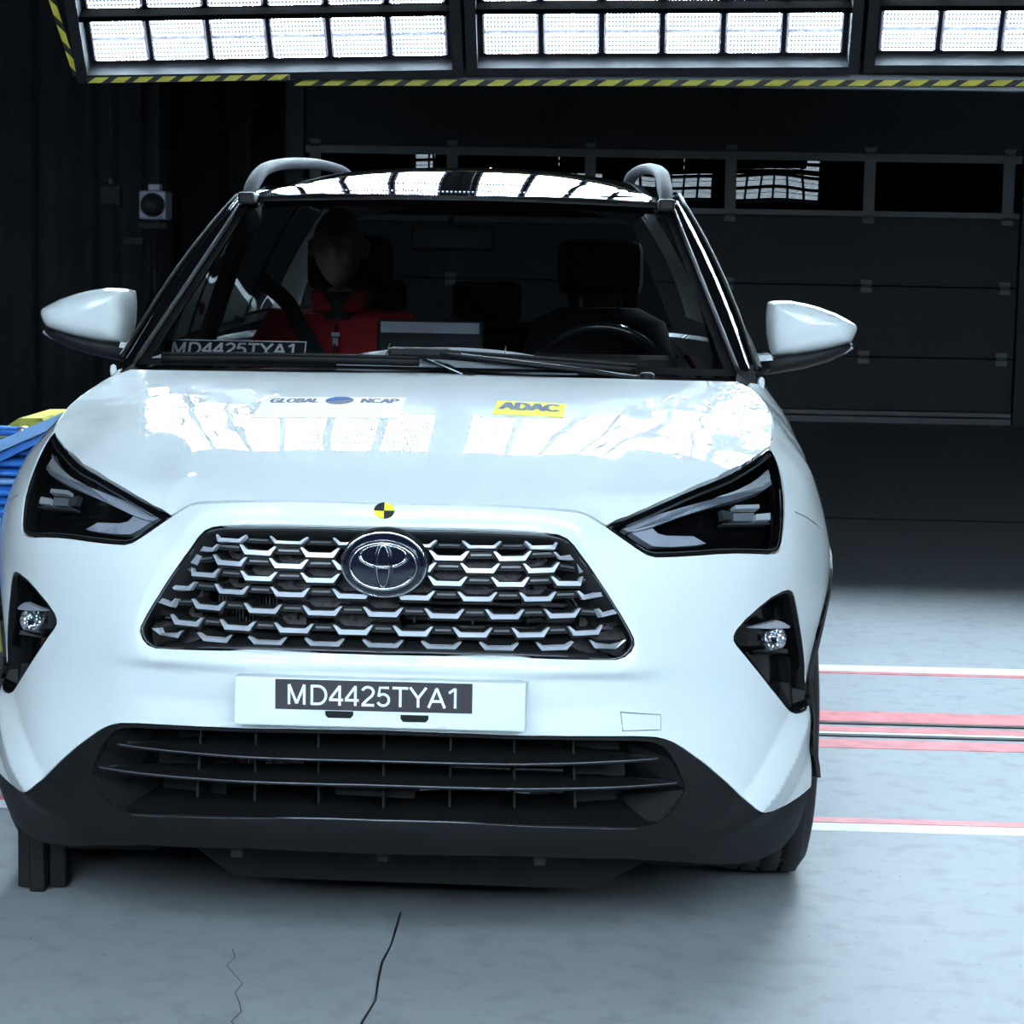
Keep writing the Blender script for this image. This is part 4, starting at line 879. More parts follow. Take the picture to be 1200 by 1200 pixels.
for sg in (1, -1):
    mb = MB(); v = []; n = 24
    for j in range(n+1):
        t = j/n; a = WS(1, t); b = AP(t); m_ = (a+b)/2+np.array([.004, -.012, .010]); i_ = a+np.array([-.012, .02, -.012]); o_ = b+np.array([-.02, .05, -.01])
        v += [i_, a+np.array([0, -.002, .002]), m_, b, o_]
    mb.add(v, [(5*j+k, 5*j+k+1, 5*j+6+k, 5*j+5+k) for j in range(n) for k in range(4)], True).build('windscreen_pillar', 'blackpaint', car, sg)
    MB().tube([WS(1, j/24)+np.array([.006, -.004, .006]) for j in range(25)], .006, 8).build('pillar_weatherstrip', 'satin' if False else 'plastic', car, sg)
    MB().tube([AP(j/24)+np.array([.004, .004, .004]) for j in range(25)]+[REDGE(y)+np.array([.006, 0, .002]) for y in (2.15, 2.5, 3.0, 3.6)], .0055, 8).build('drip_moulding', 'plastic_dark', car, sg)
# roof
ZCEN = ([1.86, 1.95, 2.1, 2.3, 2.6, 3.0, 3.4, 3.8, 4.1], [1.508, 1.533, 1.566, 1.592, 1.610, 1.617, 1.610, 1.580, 1.545])
zc_dense = catmull(list(zip(*ZCEN)), 8)
def RF(s, t):
    yf = 1.86+.14*s*s; yb = 4.10-.06*s*s; y = yf+(yb-yf)*t
    e = REDGE(max(y, 2.0)); xe = np.interp(y, [1.86, 2.0, 2.5, 3.2, 3.9, 4.1], [.569, .575, .592, .568, .522, .50]); zc_ = np.interp(y, zc_dense[:, 0], zc_dense[:, 1]); ze = np.interp(y, [1.86, 2.0, 2.06, 2.5, 3.2, 3.9, 4.1], [1.455, 1.502, 1.512, 1.540, 1.545, 1.505, 1.49])
    if y < 2.05: ze = 1.455+(y-1.86)*.325
    k = abs(s)**2.6; return np.array([xe*s, y, zc_*(1-k)+ze*k])
ns, nt_ = 44, 50
v = [RF(-1+2*i/ns, (j/nt_)**1.3) for i in range(ns+1) for j in range(nt_+1)]
roof = obj('roof', v, grid(ns, nt_), 'blackpaint', car, smooth=True); tag(roof, 'gloss black roof')
v = []
for i in range(41):
    a = RF(-1+2*i/40, 0); v += [a+np.array([0, -.004, -.003]), a+np.array([0, .0, .002]), a+np.array([0, .05, -.03])]
obj('roof_lip', v, [(3*i+k, 3*i+3+k, 3*i+4+k, 3*i+1+k) for i in range(40) for k in range(2)], 'plastic_dark', roof, smooth=True)
for i in range(57):
    s = -.56+1.12*i/56+.02; p = RF(s, .020)
    if i == 0: d0 = MB().box((-.0028, -.0025, 0), (.0028, .0025, .0022)).build('roof_bead', 'silver', roof); md = d0.data
    else: d0 = link(bpy.data.objects.new('roof_bead', md), roof)
    d0.location = p+np.array([0, 0, -.0002])
for sg in (1, -1):
    side = 'right' if sg > 0 else 'left'
    path = catmull([(.562, 1.93, 1.500), (.560, 2.0, 1.532), (.557, 2.12, 1.570), (.553, 2.3, 1.594), (.536, 2.65, 1.617), (.508, 3.2, 1.630), (.485, 3.55, 1.615), (.478, 3.72, 1.575)], 8)
    r_ = np.interp(np.arange(len(path)), [0, 8, len(path)-8, len(path)-1], [.016, .021, .021, .012])
    rl = MB().tube(path, r_, 12, flat=.8).build('roof_rail', 'railgrey', car, sg); tag(rl, 'grey satin roof rail, %s of the picture' % side)
    MB().box((.540, 1.90, 1.478), (.585, 2.02, 1.512), .008).build('rail_foot', 'plastic', rl, sg); MB().box((.455, 3.68, 1.52), (.50, 3.76, 1.585), .008).build('rail_foot', 'plastic', rl, sg)
# shark fin aerial
fin = MB(); pr_ = [(3.52, .0), (3.60, .018), (3.68, .042), (3.74, .058), (3.775, .058), (3.79, .0)]
vv = []
for y, h in pr_: vv += [(-.012-.012*(h == 0), y, 1.592), (-.0035, y, 1.596+h), (.0035, y, 1.596+h), (.012+.012*(h == 0), y, 1.592)]
fin.add(vv, [(4*i+k, 4*i+4+k, 4*i+5+k, 4*i+1+k) for i in range(5) for k in range(3)]+[(0, 1, 2, 3), (20, 21, 22, 23)], False)
fo = fin.build('roof_aerial', 'white', car)
# --- cowl and wipers
v = []
for i in range(33):
    s_ = -.315+.75*i/32; k_ = math.sqrt(max(0, 1-((s_-.06)/.376)**2))
    for j in range(4): v.append(WS(s_, .012+.092*k_*j/3)+np.array([0, -.53, .85])*(.003+.006*math.sin(math.pi*j/3)*k_))
cc = obj('grey_base_panel', v, grid(32, 3), 'basegrey', car, smooth=True)  # grey lens-shaped panel over the foot of the windscreen
for s_ in (-.155, .235): MB().tube([WS(s_, .02)+np.array([0, -.012, .012]), WS(s_+.006, .10)+np.array([0, -.008, .010])], .0015, 6).build('grey_panel_seam', 'plastic_dark', cc)
MB().box((-.105, 1.150, 1.112), (.045, 1.190, 1.138), .010).build('sensor_housing', 'plastic_dark', cc)
us = np.linspace(-1, 1, 41); v = []
for s in us:
    k = np.interp(abs(s)*.70, [p[0] for p in HREAR], [p[1] for p in HREAR]); z = float(HT([[abs(s)*.70, k]])[0]); g = WS(s, .0)
    v += [np.array([s*.70, k+.004, z-.020]), np.array([s*.71, (k+g[1])/2+.005, z-.022]), g+np.array([0, .01, -.004]), g+np.array([0, .012, -.03])]
obj('cowl_panel', v, [(4*i+k, 4*i+k+1, 4*i+k+5, 4*i+k+4) for i in range(40) for k in range(3)], 'plastic_dark', car, smooth=True)
for sg in (1, -1):
    MB().add([(.715, 1.175, 1.066), (.735, 1.16, 1.056), (.765, 1.20, 1.05), (.775, 1.34, 1.06), (.765, 1.34, 1.105), (.722, 1.265, 1.088)], [(0, 1, 5), (1, 2, 5), (2, 3, 4, 5)]).build('cowl_corner', 'frit', car, sg, fix=False)
def wiper(name, blade, arm, lab):
    w_ = MB().tube(catmull(blade, 8), .008, 6, flat=1.5).build(name, 'plastic_dark', car); tag(w_, lab)
    MB().tube(catmull([(x, y-.006, z+.010) for x, y, z in blade[:]], 8), .0045, 6).build('blade_spine', 'plastic', w_)
    a = MB().tube(catmull(arm, 8), [.006]*9+[.010]*(8*(len(arm)-2)) if len(arm) > 2 else .008, 8, flat=.7).build('wiper_arm', 'plastic', w_)
    MB().lathe([(-.012, .018), (.012, .018), (.016, .012), (.016, .0)], 16, 'z', arm[-1]).build('arm_pivot', 'plastic', a)
    MB().tube([tuple(np.array(arm[0])*(1-k)+np.array(arm[-1])*k+np.array([0, -.012, .006])) for k in (.1, .5, .95)], .0016, 6).build('arm_edge', 'silver', a)
wiper('wiper', [(-.655, 1.235, 1.098), (-.45, 1.195, 1.104), (-.25, 1.165, 1.106), (-.03, 1.15, 1.105)], [(-.02, 1.14, 1.112), (.03, 1.125, 1.100), (.090, 1.105, 1.070)], 'wiper across the left half of the windscreen')
wiper('wiper', [(-.03, 1.165, 1.124), (.09, 1.165, 1.118), (.28, 1.175, 1.108), (.48, 1.20, 1.094)], [(.02, 1.15, 1.126), (.10, 1.14, 1.118), (.30, 1.145, 1.098), (.505, 1.165, 1.074)], 'wiper across the right half of the windscreen')
# --- door mirrors
shell = np.array(MIRROR_SHELL); lowr = np.array(MIRROR_LOWER)
def loft(poly, prof, name, m, parent, sgn, cshift=(0, 0)):
    q = resample(poly, 64); c = q.mean(0); v = []; n = len(q)
    for y, k, dx, dz in prof: v += [(c[0]+dx+(p[0]-c[0])*k, y, c[1]+dz+(p[1]-c[1])*k) for p in q]
    f = [(j*n+i, j*n+(i+1) % n, (j+1)*n+(i+1) % n, (j+1)*n+i) for j in range(len(prof)-1) for i in range(n)]
    f += [tuple(range(n)), tuple(range((len(prof)-1)*n, len(prof)*n))[::-1]]
    return MB().add(v, f, True).build(name, m, parent, sgn)
for sg in (1, -1):
    side = 'right' if sg > 0 else 'left'
    ms = loft(shell, [(1.735, .90, 0, 0), (1.73, .955, 0, 0), (1.68, .985, 0, 0), (1.63, 1.0, 0, 0), (1.605, .985, 0, .001), (1.585, .945, .0, .003), (1.568, .87, -.002, .005), (1.556, .76, -.004, .008), (1.548, .60, -.006, .010), (1.543, .38, -.008, .012), (1.541, .12, -.009, .013)], 'door_mirror', 'white', car, sg)
    tag(ms, 'white door mirror shell, %s of the picture' % side)
    lw = loft(lowr, [(1.735, .86, 0, 0), (1.70, .96, 0, 0), (1.63, 1.0, 0, 0), (1.595, .98, 0, .001), (1.575, .90, 0, .003), (1.562, .72, 0, .005), (1.556, .4, 0, .006)], 'mirror_lower_shell', 'plastic', ms, sg)
    MB().prism(MIRROR_SIGNAL, 1.578, 1.64).build('turn_signal', 'satin', ms, sg)
    MB().prism(MIRROR_ARM, 1.55, 1.66).build('mirror_arm_cap', 'white', ms, sg)
    MB().tube([(.760, 1.50, 1.075), (.80, 1.57, 1.085), (.86, 1.63, 1.10)], [.03, .026, .02], 10, flat=.6).build('mirror_arm', 'plastic', ms, sg)
    MB().box((.845, 1.730, 1.140), (.995, 1.742, 1.215), .012).build('mirror_glass', 'chrome', ms, sg)
    MB().lathe([(-.018, 0), (-.014, .006), (0, .0085), (.012, .007), (.016, 0)], 14, 'z', (.781, 1.27, 1.063)).build('hinge_cover', 'white', car, sg)
# --- body sides, doors, rear
REARAX = 3.47
def yz(poly): return [(u_of_y(y), z) for y, z in poly]
for sg in (1, -1):
    side = 'right' if sg > 0 else 'left'
    d1 = [(1.315, .44), (2.33, .44), (2.33, 1.075), (1.345, 1.06), (1.315, 1.055)]
    dr = patch('front_door', S, yz(d1), 'white', car, step=.03, thick=.03, sgn=sg)
    p_ = S(np.array(yz([(2.14, .94), (2.27, .94)]))); MB().tube([p_[0]+np.array([.012, 0, 0]), (p_[0]+p_[1])/2+np.array([.03, 0, .002]), p_[1]+np.array([.012, 0, 0])], .010, 8).build('door_handle', 'white', dr, sg)
    d2 = [(2.34, .44), (3.02, .44)]+[(REARAX+R_CLAD*math.cos(math.radians(a)), .335+R_CLAD*math.sin(math.radians(a))) for a in range(164, 112, -5)]+[(3.34, 1.085), (2.34, 1.078)]
    dr = patch('rear_door', S, yz(d2), 'white', car, step=.03, thick=.03, sgn=sg)
    p_ = S(np.array(yz([(3.08, .96), (3.21, .96)]))); MB().tube([p_[0]+np.array([.012, 0, 0]), (p_[0]+p_[1])/2+np.array([.03, 0, .002]), p_[1]+np.array([.012, 0, 0])], .010, 8).build('door_handle', 'white', dr, sg)
    qd = [(3.35, 1.085)]+[(REARAX+R_CLAD*math.cos(math.radians(a)), .335+R_CLAD*math.sin(math.radians(a))) for a in range(106, 14, -4)]
    qp = yz(qd)+[(u_of_y(4.0)+.10, .44), (u_of_y(4.0)+.10, 1.08)]
    patch('rear_quarter', S, qp, 'white', car, step=.03, thick=.02, sgn=sg)
    sill = [(1.22, .26), (3.05, .26), (3.03, .435), (1.28, .435)]
    patch('sill_cladding', S, yz(sill), 'plastic', car, step=.04, thick=.05, sgn=sg)
    for ax in (AW[0], REARAX):
        ring_ = [(ax+R_ARCH*math.cos(math.radians(a)), .335+R_ARCH*math.sin(math.radians(a))) for a in range(188 if ax > 2 else 186, -10, -6)]
        out_ = [(ax+(R_CLAD-.003)*math.cos(math.radians(a)), .335+(R_CLAD-.003)*math.sin(math.radians(a))) for a in range(-8, 188 if ax > 2 else 186, 6)]
        patch('arch_cladding', S, yz(ring_+out_), 'plastic', car, step=.02, thick=.06, off=-.006, sgn=sg)
        lv = [(.87+a, ax+r*math.cos(math.radians(b)), .335+r*math.sin(math.radians(b))) for b in range(-5, 186, 5) for a, r in ((-.26, .06), (-.26, .39), (-.03, .395))]
        MB().add(lv, [(3*i+k, 3*i+3+k, 3*i+4+k, 3*i+1+k) for i in range(38) for k in range(2)], True).build('wheel_liner', 'plastic_dark', car, sg, fix=False)
    # side glass and dark window frames
    def SG(y, t): a = BELT(y); b = REDGE(max(y, 2.06)) if y >= 2.06 else AP((y-A0[1])/(A1[1]-A0[1])); return a+(b-a)*t+np.array([.02, 0, 0])*4*t*(1-t)
    def sgp(name, ya, yb, t0, t1, m, lift=0.): 
        n = 16; v = [SG(ya+(yb-ya)*i/n, t0+(t1-t0)*j/6)+np.array([lift, 0, 0]) for i in range(n+1) for j in range(7)]
        if sg < 0: v = [(-q[0], q[1], q[2]) for q in v]
        return obj(name, v, grid(n, 6) if sg > 0 else [q[::-1] for q in grid(n, 6)], m, car, smooth=True)
    sgp('side_window', 1.36, 2.30, .03, .97, 'sideglass'); sgp('side_window', 2.36, 3.22, .05, .95, 'sideglass'); sgp('side_window', 3.28, 3.62, .08, .92, 'sideglass')
    sgp('window_post', 2.30, 2.36, 0, 1, 'blackpaint', .003); sgp('window_post', 3.22, 3.28, 0, 1, 'blackpaint', .003); sgp('rear_pillar', 3.62, 3.96, 0, 1, 'white', .003)
    sgp('belt_moulding', 1.36, 3.62, -.02, .05, 'plastic', .005); sgp('cant_rail', 2.06, 3.96, .94, 1.03, 'blackpaint', .004)
# tail
tail_u = u_of_y(4.0)+.10; um = UMAX
for nm, z0, z1, m in (('rear_bumper', .30, .62, 'plastic'), ('tailgate', .63, 1.08, 'white')):
    q = [(tail_u+.004, z0), (um-.002, z0), (um-.002, z1), (tail_u+.004, z1)]
    for sg in (1, -1): patch(nm, S, q, m, car, step=.05, thick=.02, sgn=sg)
v = []
for i in range(21):
    s = -1+2*i/20
    for j in range(9):
        t = j/8; a = np.array([.66*s, 4.13-.14*s*s, 1.09]); b = np.array([.50*s, 4.09-.05*s*s, 1.47]); v.append(a+(b-a)*t+np.array([0, .03, 0])*4*t*(1-t))
obj('rear_window', v, [q[::-1] for q in grid(20, 8)], 'sideglass', car, smooth=True)
for sg in (1, -1): patch('tail_lamp', S, [(u_of_y(3.95)+.12, .90), (u_of_y(3.95)+.36, .90), (u_of_y(3.95)+.36, .99), (u_of_y(3.95)+.12, 1.0)], 'orange', car, step=.03, thick=.03, off=-.012, sgn=sg)
MB().box((-.52, 4.02, 1.49), (.52, 4.16, 1.53), .012).build('rear_spoiler', 'blackpaint', car)
# floor pan and bulkheads keep the inside dark
MB().box((-.80, .55, .26), (.80, 4.05, .30)).build('floor_pan', 'plastic_dark', car); MB().box((-.52, .34, .30), (.52, 1.05, .80)).build('engine_block', 'plastic_dark', car)
MB().box((-.74, 1.15, .30), (.74, 1.20, 1.02)).build('bulkhead', 'plastic_dark', car)
# --- wheels
def tyre_prof():
    r = .335; w = .103; pr = [(-w+.012, .215), (-w, .235), (-w-.004, .27), (-w+.004, .305), (-w+.016, .322)]
    for a, b in ((-.080, -.048), (-.038, -.006), (.006, .038), (.048, .080)): pr += [(a-.001, r-.008), (a, r-.002*(abs(a)+abs(b))*6), (b, r-.002*(abs(a)+abs(b))*6), (b+.001, r-.008)]
    return pr+[(w-.016, .322), (w-.004, .305), (w+.004, .27), (w, .235), (w-.012, .215)]
for ax in (AW[0], REARAX):
    for sg in (1, -1):
        nm = ('front' if ax < 2 else 'rear')+' wheel tyre, '+('right' if sg > 0 else 'left')+' of the picture'
        ty = MB().lathe(tyre_prof(), 96, 'x', (.768, ax, .335), closed=True).build('tyre', 'rubber', car, sg); tag(ty, 'black '+nm)
        for k in range(48):                        # shoulder sipes
            a = 2*math.pi*k/48
            if k == 0:
                b_ = MB().box((.030, -.0016, .322), (.078, .0016, .3333)); sp_ = b_.build('tread_sipe', 'plastic_dark', ty, 1); spm = sp_.data
            else: sp_ = link(bpy.data.objects.new('tread_sipe', spm), ty)
            sp_.location = (sg*.768, ax, .335); sp_.rotation_euler = (a, 0, 0 if sg > 0 else math.pi)
        rim = MB().lathe([(.09, .215), (.085, .20), (.02, .195), (-.08, .20), (-.09, .215)], 48, 'x', (.768, ax, .335)).lathe([(.06, .0), (.075, .035), (.06, .05), (.0, .05)], 24, 'x', (.768, ax, .335)).build('rim', 'satin', ty, sg)
        for k in range(5):
            for dq in (-.16, .16):
                a = 2*math.pi*k/5+dq; MB().tube([(.768+.062, ax+.04*math.cos(a), .335+.04*math.sin(a)), (.768+.075, ax+.12*math.cos(a), .335+.12*math.sin(a)), (.768+.078, ax+.200*math.cos(a), .335+.200*math.sin(a))], [.014, .012, .014], 8).build('spoke', 'satin', rim, sg)
        MB().lathe([(.01, .02), (.01, .14), (-.015, .14), (-.015, .02)], 32, 'x', (.768, ax, .335)).build('brake_disc', 'bare', rim, sg)
# --- cabin
v = []
for i in range(31):
    s = -1+2*i/30
    for y, z in ((1.22, 1.055), (1.34, 1.068), (1.50, 1.070), (1.68, 1.060), (1.76, 1.03), (1.78, .90), (1.75, .70)):
        v.append((.70*s, y+.06*s*s*(y < 1.3), z-.02*abs(s)**3))
dash = obj('dashboard', v, grid(30, 6), 'dash', car, smooth=True)
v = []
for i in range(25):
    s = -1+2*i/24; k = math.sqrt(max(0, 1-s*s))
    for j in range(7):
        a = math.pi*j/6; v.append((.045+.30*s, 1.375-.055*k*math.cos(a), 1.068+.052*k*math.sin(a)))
obj('dash_highlight_hood', v, grid(24, 6), 'dashlight', dash, smooth=True)  # paler grey than the dashboard paints in a highlight
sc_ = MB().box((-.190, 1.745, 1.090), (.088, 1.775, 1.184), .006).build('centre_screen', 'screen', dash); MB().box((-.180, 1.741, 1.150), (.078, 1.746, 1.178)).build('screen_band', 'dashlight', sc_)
# steering wheel and instrument hood
n = 48; wp = [(.395+.185*math.cos(2*math.pi*k/n), 1.86+.085*math.sin(2*math.pi*k/n)*-1, .998+.175*math.sin(2*math.pi*k/n)) for k in range(n+1)]
sw = MB().tube(wp, .014, 8, caps=False, up=(0, 1, 0)).build('steering_wheel', 'screen', car)
MB().box((.335, 1.84, .93), (.455, 1.90, 1.04), .02).tube([(.21, 1.86, .99), (.34, 1.87, .99)], .014).tube([(.45, 1.87, .99), (.58, 1.86, .99)], .014).tube([(.395, 1.87, .95), (.395, 1.92, .83)], .014).build('wheel_hub', 'dash', sw)
MB().box((.20, 1.62, 1.03), (.60, 1.74, 1.105), .03).build('instrument_hood', 'dash', dash)
mr = MB().box((-.105, 1.70, 1.365), (.118, 1.735, 1.432), .014).build('rear_view_mirror', 'plastic_dark', car); MB().tube([(.0, 1.72, 1.425), (-.002, 1.75, 1.44), (.0, 1.78, 1.452)], .009).build('mirror_stalk', 'plastic_dark', mr)
MB().box((-.095, 1.697, 1.372), (.108, 1.701, 1.425)).build('mirror_back', 'dash', mr)
def seat(x, y, lab):
    st = MB().box((x-.25, y-.50, .50), (x+.25, y+.05, .66), .05).build('seat', 'fabric', car); tag(st, lab)
    v = []; pr_ = [(.0, .60, .24, .07), (.05, .80, .26, .08), (.11, 1.0, .25, .075), (.155, 1.16, .20, .06), (.17, 1.20, .12, .045)]
    for dy, z, hw, th in pr_:
        for k in range(20):
            a = 2*math.pi*k/20; v.append((x+hw*math.copysign(abs(math.cos(a))**.6, math.cos(a)), y+dy+th*math.sin(a), z))
    f = [(j*20+i, j*20+(i+1) % 20, j*20+20+(i+1) % 20, j*20+20+i) for j in range(4) for i in range(20)]+[tuple(range(20)), tuple(range(80, 100))[::-1]]
    MB().add(v, f, True).build('seat_back', 'fabric', st)
    hr_ = MB().box((x-.13, y+.13, 1.235), (x+.13, y+.22, 1.405), .035).build('headrest', 'fabric', st)
    for d in (-.06, .06): MB().tube([(x+d, y+.17, 1.17), (x+d, y+.175, 1.26)], .007).build('headrest_post', 'satin', hr_)
seat(-.37, 2.52, 'dark front seat under the dummy'); seat(.39, 2.52, 'dark driver seat behind the steering wheel')
bs = MB().box((-.62, 3.10, .48), (.62, 3.55, .66), .04).box((-.62, 3.55, .60), (.62, 3.70, 1.12), .04).build('rear_bench', 'fabric', car)
for x in (-.40, .0, .40): MB().box((x-.12, 3.58, 1.12), (x+.12, 3.66, 1.26), .025).build('headrest', 'fabric', bs)
for sg in (1, -1):
    MB().tube([(.755, 2.26, .70), (.745, 2.30, 1.08), (.66, 2.34, 1.36), (.60, 2.36, 1.48)], .028, 8).build('pillar_trim', 'trimgrey', car, sg)
    MB().box((.735, 1.36, .75), (.765, 2.25, 1.04), .012).build('door_card', 'trimgrey', car, sg)
# headliner
v = [RF(-1+2*i/20, .04+.9*j/20)*np.array([.97, 1, 1])-np.array([0, 0, .035]) for i in range(21) for j in range(21)]
obj('headliner', v, [q[::-1] for q in grid(20, 20)], 'fabric', car, smooth=True)
# ------------------------------------------------------------ test dummy in the front passenger seat
def skin_mesh(name, joints, bones, m, parent=None, sub=2):
    me = bpy.data.meshes.new(name); me.from_pydata([j[:3] for j in joints], bones, []); o = link(bpy.data.objects.new(name, me))
    md = o.modifiers.new('s', 'SKIN'); md.use_smooth_shade = True
    for k, j in enumerate(joints): me.skin_vertices[0].data[k].radius = (j[3], j[4] if len(j) > 4 else j[3]); me.skin_vertices[0].data[k].use_root = (k == 0)
    o.modifiers.new('b', 'SUBSURF').levels = sub
    dg = bpy.context.evaluated_depsgraph_get(); me2 = bpy.data.meshes.new_from_object(o.evaluated_get(dg)); bpy.data.objects.remove(o)
    me2.materials.clear(); me2.materials.append(M[m]); me2.name = name; me2.polygons.foreach_set('use_smooth', [True]*len(me2.polygons))
    return link(bpy.data.objects.new(name, me2), parent)
DX = -.37
dum = empty('test_dummy', (DX, 2.42, .66)); tag(dum, 'crash test dummy in red jacket belted in the front seat', 'dummy')
def rel(o): o.parent = dum; o.matrix_parent_inverse = Matrix.Translation((-DX, -2.42, -.66)); return o
J = [(DX, 2.42, .74, .15, .11), (DX, 2.44, .90, .145, .10), (DX, 2.46, 1.05, .15, .10), (DX, 2.45, 1.135, .075, .07), (DX, 2.435, 1.20, .055, .055), (DX, 2.42, 1.26, .055),
     (DX-.10, 2.36, .73, .085), (DX-.13, 2.05, .80, .07), (DX-.13, 1.90, .45, .05), (DX-.13, 1.80, .36, .04), (DX+.10, 2.36, .73, .085), (DX+.13, 2.05, .80, .07), (DX+.13, 1.90, .45, .05), (DX+.13, 1.80, .36, .04),
     (DX-.17, 2.45, 1.09, .07), (DX-.24, 2.42, .95, .05), (DX-.25, 2.33, .82, .042), (DX-.22, 2.12, .84, .034), (DX-.20, 2.03, .84, .028), (DX+.17, 2.45, 1.09, .07), (DX+.24, 2.42, .95, .05), (DX+.25, 2.33, .82, .042), (DX+.22, 2.12, .84, .034), (DX+.20, 2.03, .84, .028)]
B = [(0, 1), (1, 2), (2, 3), (3, 4), (4, 5), (0, 6), (6, 7), (7, 8), (8, 9), (0, 10), (10, 11), (11, 12), (12, 13), (2, 14), (14, 15), (15, 16), (16, 17), (17, 18), (2, 19), (19, 20), (20, 21), (21, 22), (22, 23)]
for sgx, w_ in ((-1, 18), (1, 23)):
    hx, hy, hz = J[w_][:3]
    for k, dz in enumerate((.020, .007, -.006, -.019)):
        b0 = len(J); J += [(hx+sgx*.004, hy-.055, hz+dz, .0085), (hx-sgx*.004, hy-.092+.006*abs(k-1), hz+dz-.006, .0075), (hx-sgx*.010, hy-.112+.008*abs(k-1), hz+dz-.022, .0065)]; B += [(w_, b0), (b0, b0+1), (b0+1, b0+2)]
    b0 = len(J); J += [(hx-sgx*.025, hy-.03, hz+.016, .009), (hx-sgx*.040, hy-.062, hz+.014, .008)]; B += [(w_, b0), (b0, b0+1)]
body = rel(skin_mesh('body', J, B, 'skin', None, 1))
# head with face joined into the body mesh
def head(cx, cy, cz):
    n, k = 40, 30; v = []
    for j in range(k+1):
        ph = math.pi*j/k; zz = math.cos(ph)
        for i in range(n):
            th = 2*math.pi*i/n; x, y = math.sin(ph)*math.cos(th), math.sin(ph)*math.sin(th)     # y < 0 looks forward
            X, Y, Z = .075*x, .098*y, .115*zz
            if zz < -.1: X *= 1+.28*(zz+.1); 
            f = max(0, -y)
            if f > 0:
                g = lambda a, b, c, d: math.exp(-((X-a)/c)**2-((Z-b)/d)**2)
                Y += f*(-.030*g(0, -.018, .011, .020)-.018*g(0, .004, .009, .026)-.008*g(0, .030, .045, .012)+.014*(g(-.032, .012, .017, .012)+g(.032, .012, .017, .012))-.010*g(0, -.058, .024, .007)-.008*g(0, -.072, .020, .006)+.006*g(0, -.065, .024, .003)-.014*g(0, -.098, .024, .016)-.008*(g(-.045, -.020, .016, .018)+g(.045, -.020, .016, .018)))
            v.append((cx+X, cy+Y, cz+Z))
    f = [(j*n+i, j*n+n+i, j*n+n+(i+1) % n, j*n+(i+1) % n) for j in range(k) for i in range(n)]
    mb = MB().add(v, f, True)
    for s in (-1, 1):
        e = [(cx+s*.076, cy+.012, cz+.020), (cx+s*.084, cy+.022, cz+.012), (cx+s*.083, cy+.024, cz-.010), (cx+s*.074, cy+.014, cz-.028)]
        mb.tube(e, [.007, .011, .010, .006], 8)
    return mb
hb = head(DX, 2.385, 1.368); bm = bmesh.new(); bm.from_mesh(body.data); vs = [bm.verts.new((q[0], q[1], q[2])) for q in hb.v]
for q in hb.f:
    try: bm.faces.new([vs[i] for i in q]).smooth = True
    except ValueError: pass
bm.to_mesh(body.data); bm.free()
JJ = [(DX, 2.42, .74, .165, .125), (DX, 2.44, .90, .165, .12), (DX, 2.455, 1.075, .17, .118), (DX, 2.45, 1.165, .11, .085), (DX, 2.44, 1.222, .066, .062),
      (DX-.175, 2.45, 1.120, .085), (DX-.250, 2.42, .97, .066), (DX-.255, 2.33, .825, .055), (DX-.225, 2.12, .84, .046), (DX+.175, 2.45, 1.120, .085), (DX+.250, 2.42, .97, .066), (DX+.255, 2.33, .825, .055), (DX+.225, 2.12, .84, .046)]
jk = rel(skin_mesh('jacket', JJ, [(0, 1), (1, 2), (2, 3), (3, 4), (2, 5), (5, 6), (6, 7), (7, 8), (2, 9), (9, 10), (10, 11), (11, 12)], 'jacket')); tag(jk, 'red jacket')
for s in (-1, 1):                                                   # collar wings
    cv = [(.012, 2.345, 1.190), (.070, 2.360, 1.185), (.085, 2.43, 1.240), (.052, 2.365, 1.255), (.012, 2.352, 1.182), (.073, 2.372, 1.180), (.088, 2.435, 1.230), (.047, 2.378, 1.245)]
    c_ = MB().add([(DX+s*x, y, z) for x, y, z in cv], [(0, 1, 2, 3), (7, 6, 5, 4), (0, 4, 5, 1), (1, 5, 6, 2), (2, 6, 7, 3), (3, 7, 4, 0)]).build('collar', 'jacket', None); rel(c_)
rel(MB().lathe([(-.05, .070), (.0, .062), (.03, .058), (.03, .05), (-.05, .05)], 24, 'z', (DX, 2.425, 1.21)).build('neck_bib', 'belt', None))
z_ = MB().tube([(DX, 2.345, 1.145), (DX-.002, 2.330, 1.09), (DX, 2.322, 1.0), (DX, 2.305, .85)], .005, 6).build('zip', 'belt', None); rel(z_)
z_ = MB().box((DX-.008, 2.326, 1.085), (DX+.008, 2.337, 1.108), .002).box((DX-.012, 2.33, 1.112), (DX+.012, 2.342, 1.124), .002).build('zip_pull', 'silver', None); rel(z_)
def ribbon(name, path, w_, m, nrm=(0, -1, 0)):
    P = catmull(path, 8); mb = MB(); v = []
    for i, p in enumerate(P):
        t = P[min(i+1, len(P)-1)]-P[max(i-1, 0)]; s = np.cross(t, nrm); s = s/np.linalg.norm(s)*w_/2; o_ = np.array(nrm)*.003; v += [p-s+o_, p+s+o_, p+s-o_, p-s-o_]
    return mb.add(v, [(4*i+k, 4*i+(k+1) % 4, 4*i+4+(k+1) % 4, 4*i+4+k) for i in range(len(P)-1) for k in range(4)]).build(name, m)
rel(ribbon('seat_belt', [(DX-.25, 2.52, 1.27), (DX-.15, 2.40, 1.205), (DX-.10, 2.325, 1.135), (DX-.03, 2.300, 1.03), (DX+.04, 2.290, .94), (DX+.14, 2.29, .80)], .048, 'belt'))
rel(ribbon('belt_tag', [(DX+.010, 2.288, 1.045), (DX+.045, 2.282, 1.005)], .042, 'silver'))
MB_ = text_mesh('jacket_patch', 'L', .001, .001, 'inkblack', None); bpy.data.objects.remove(MB_)
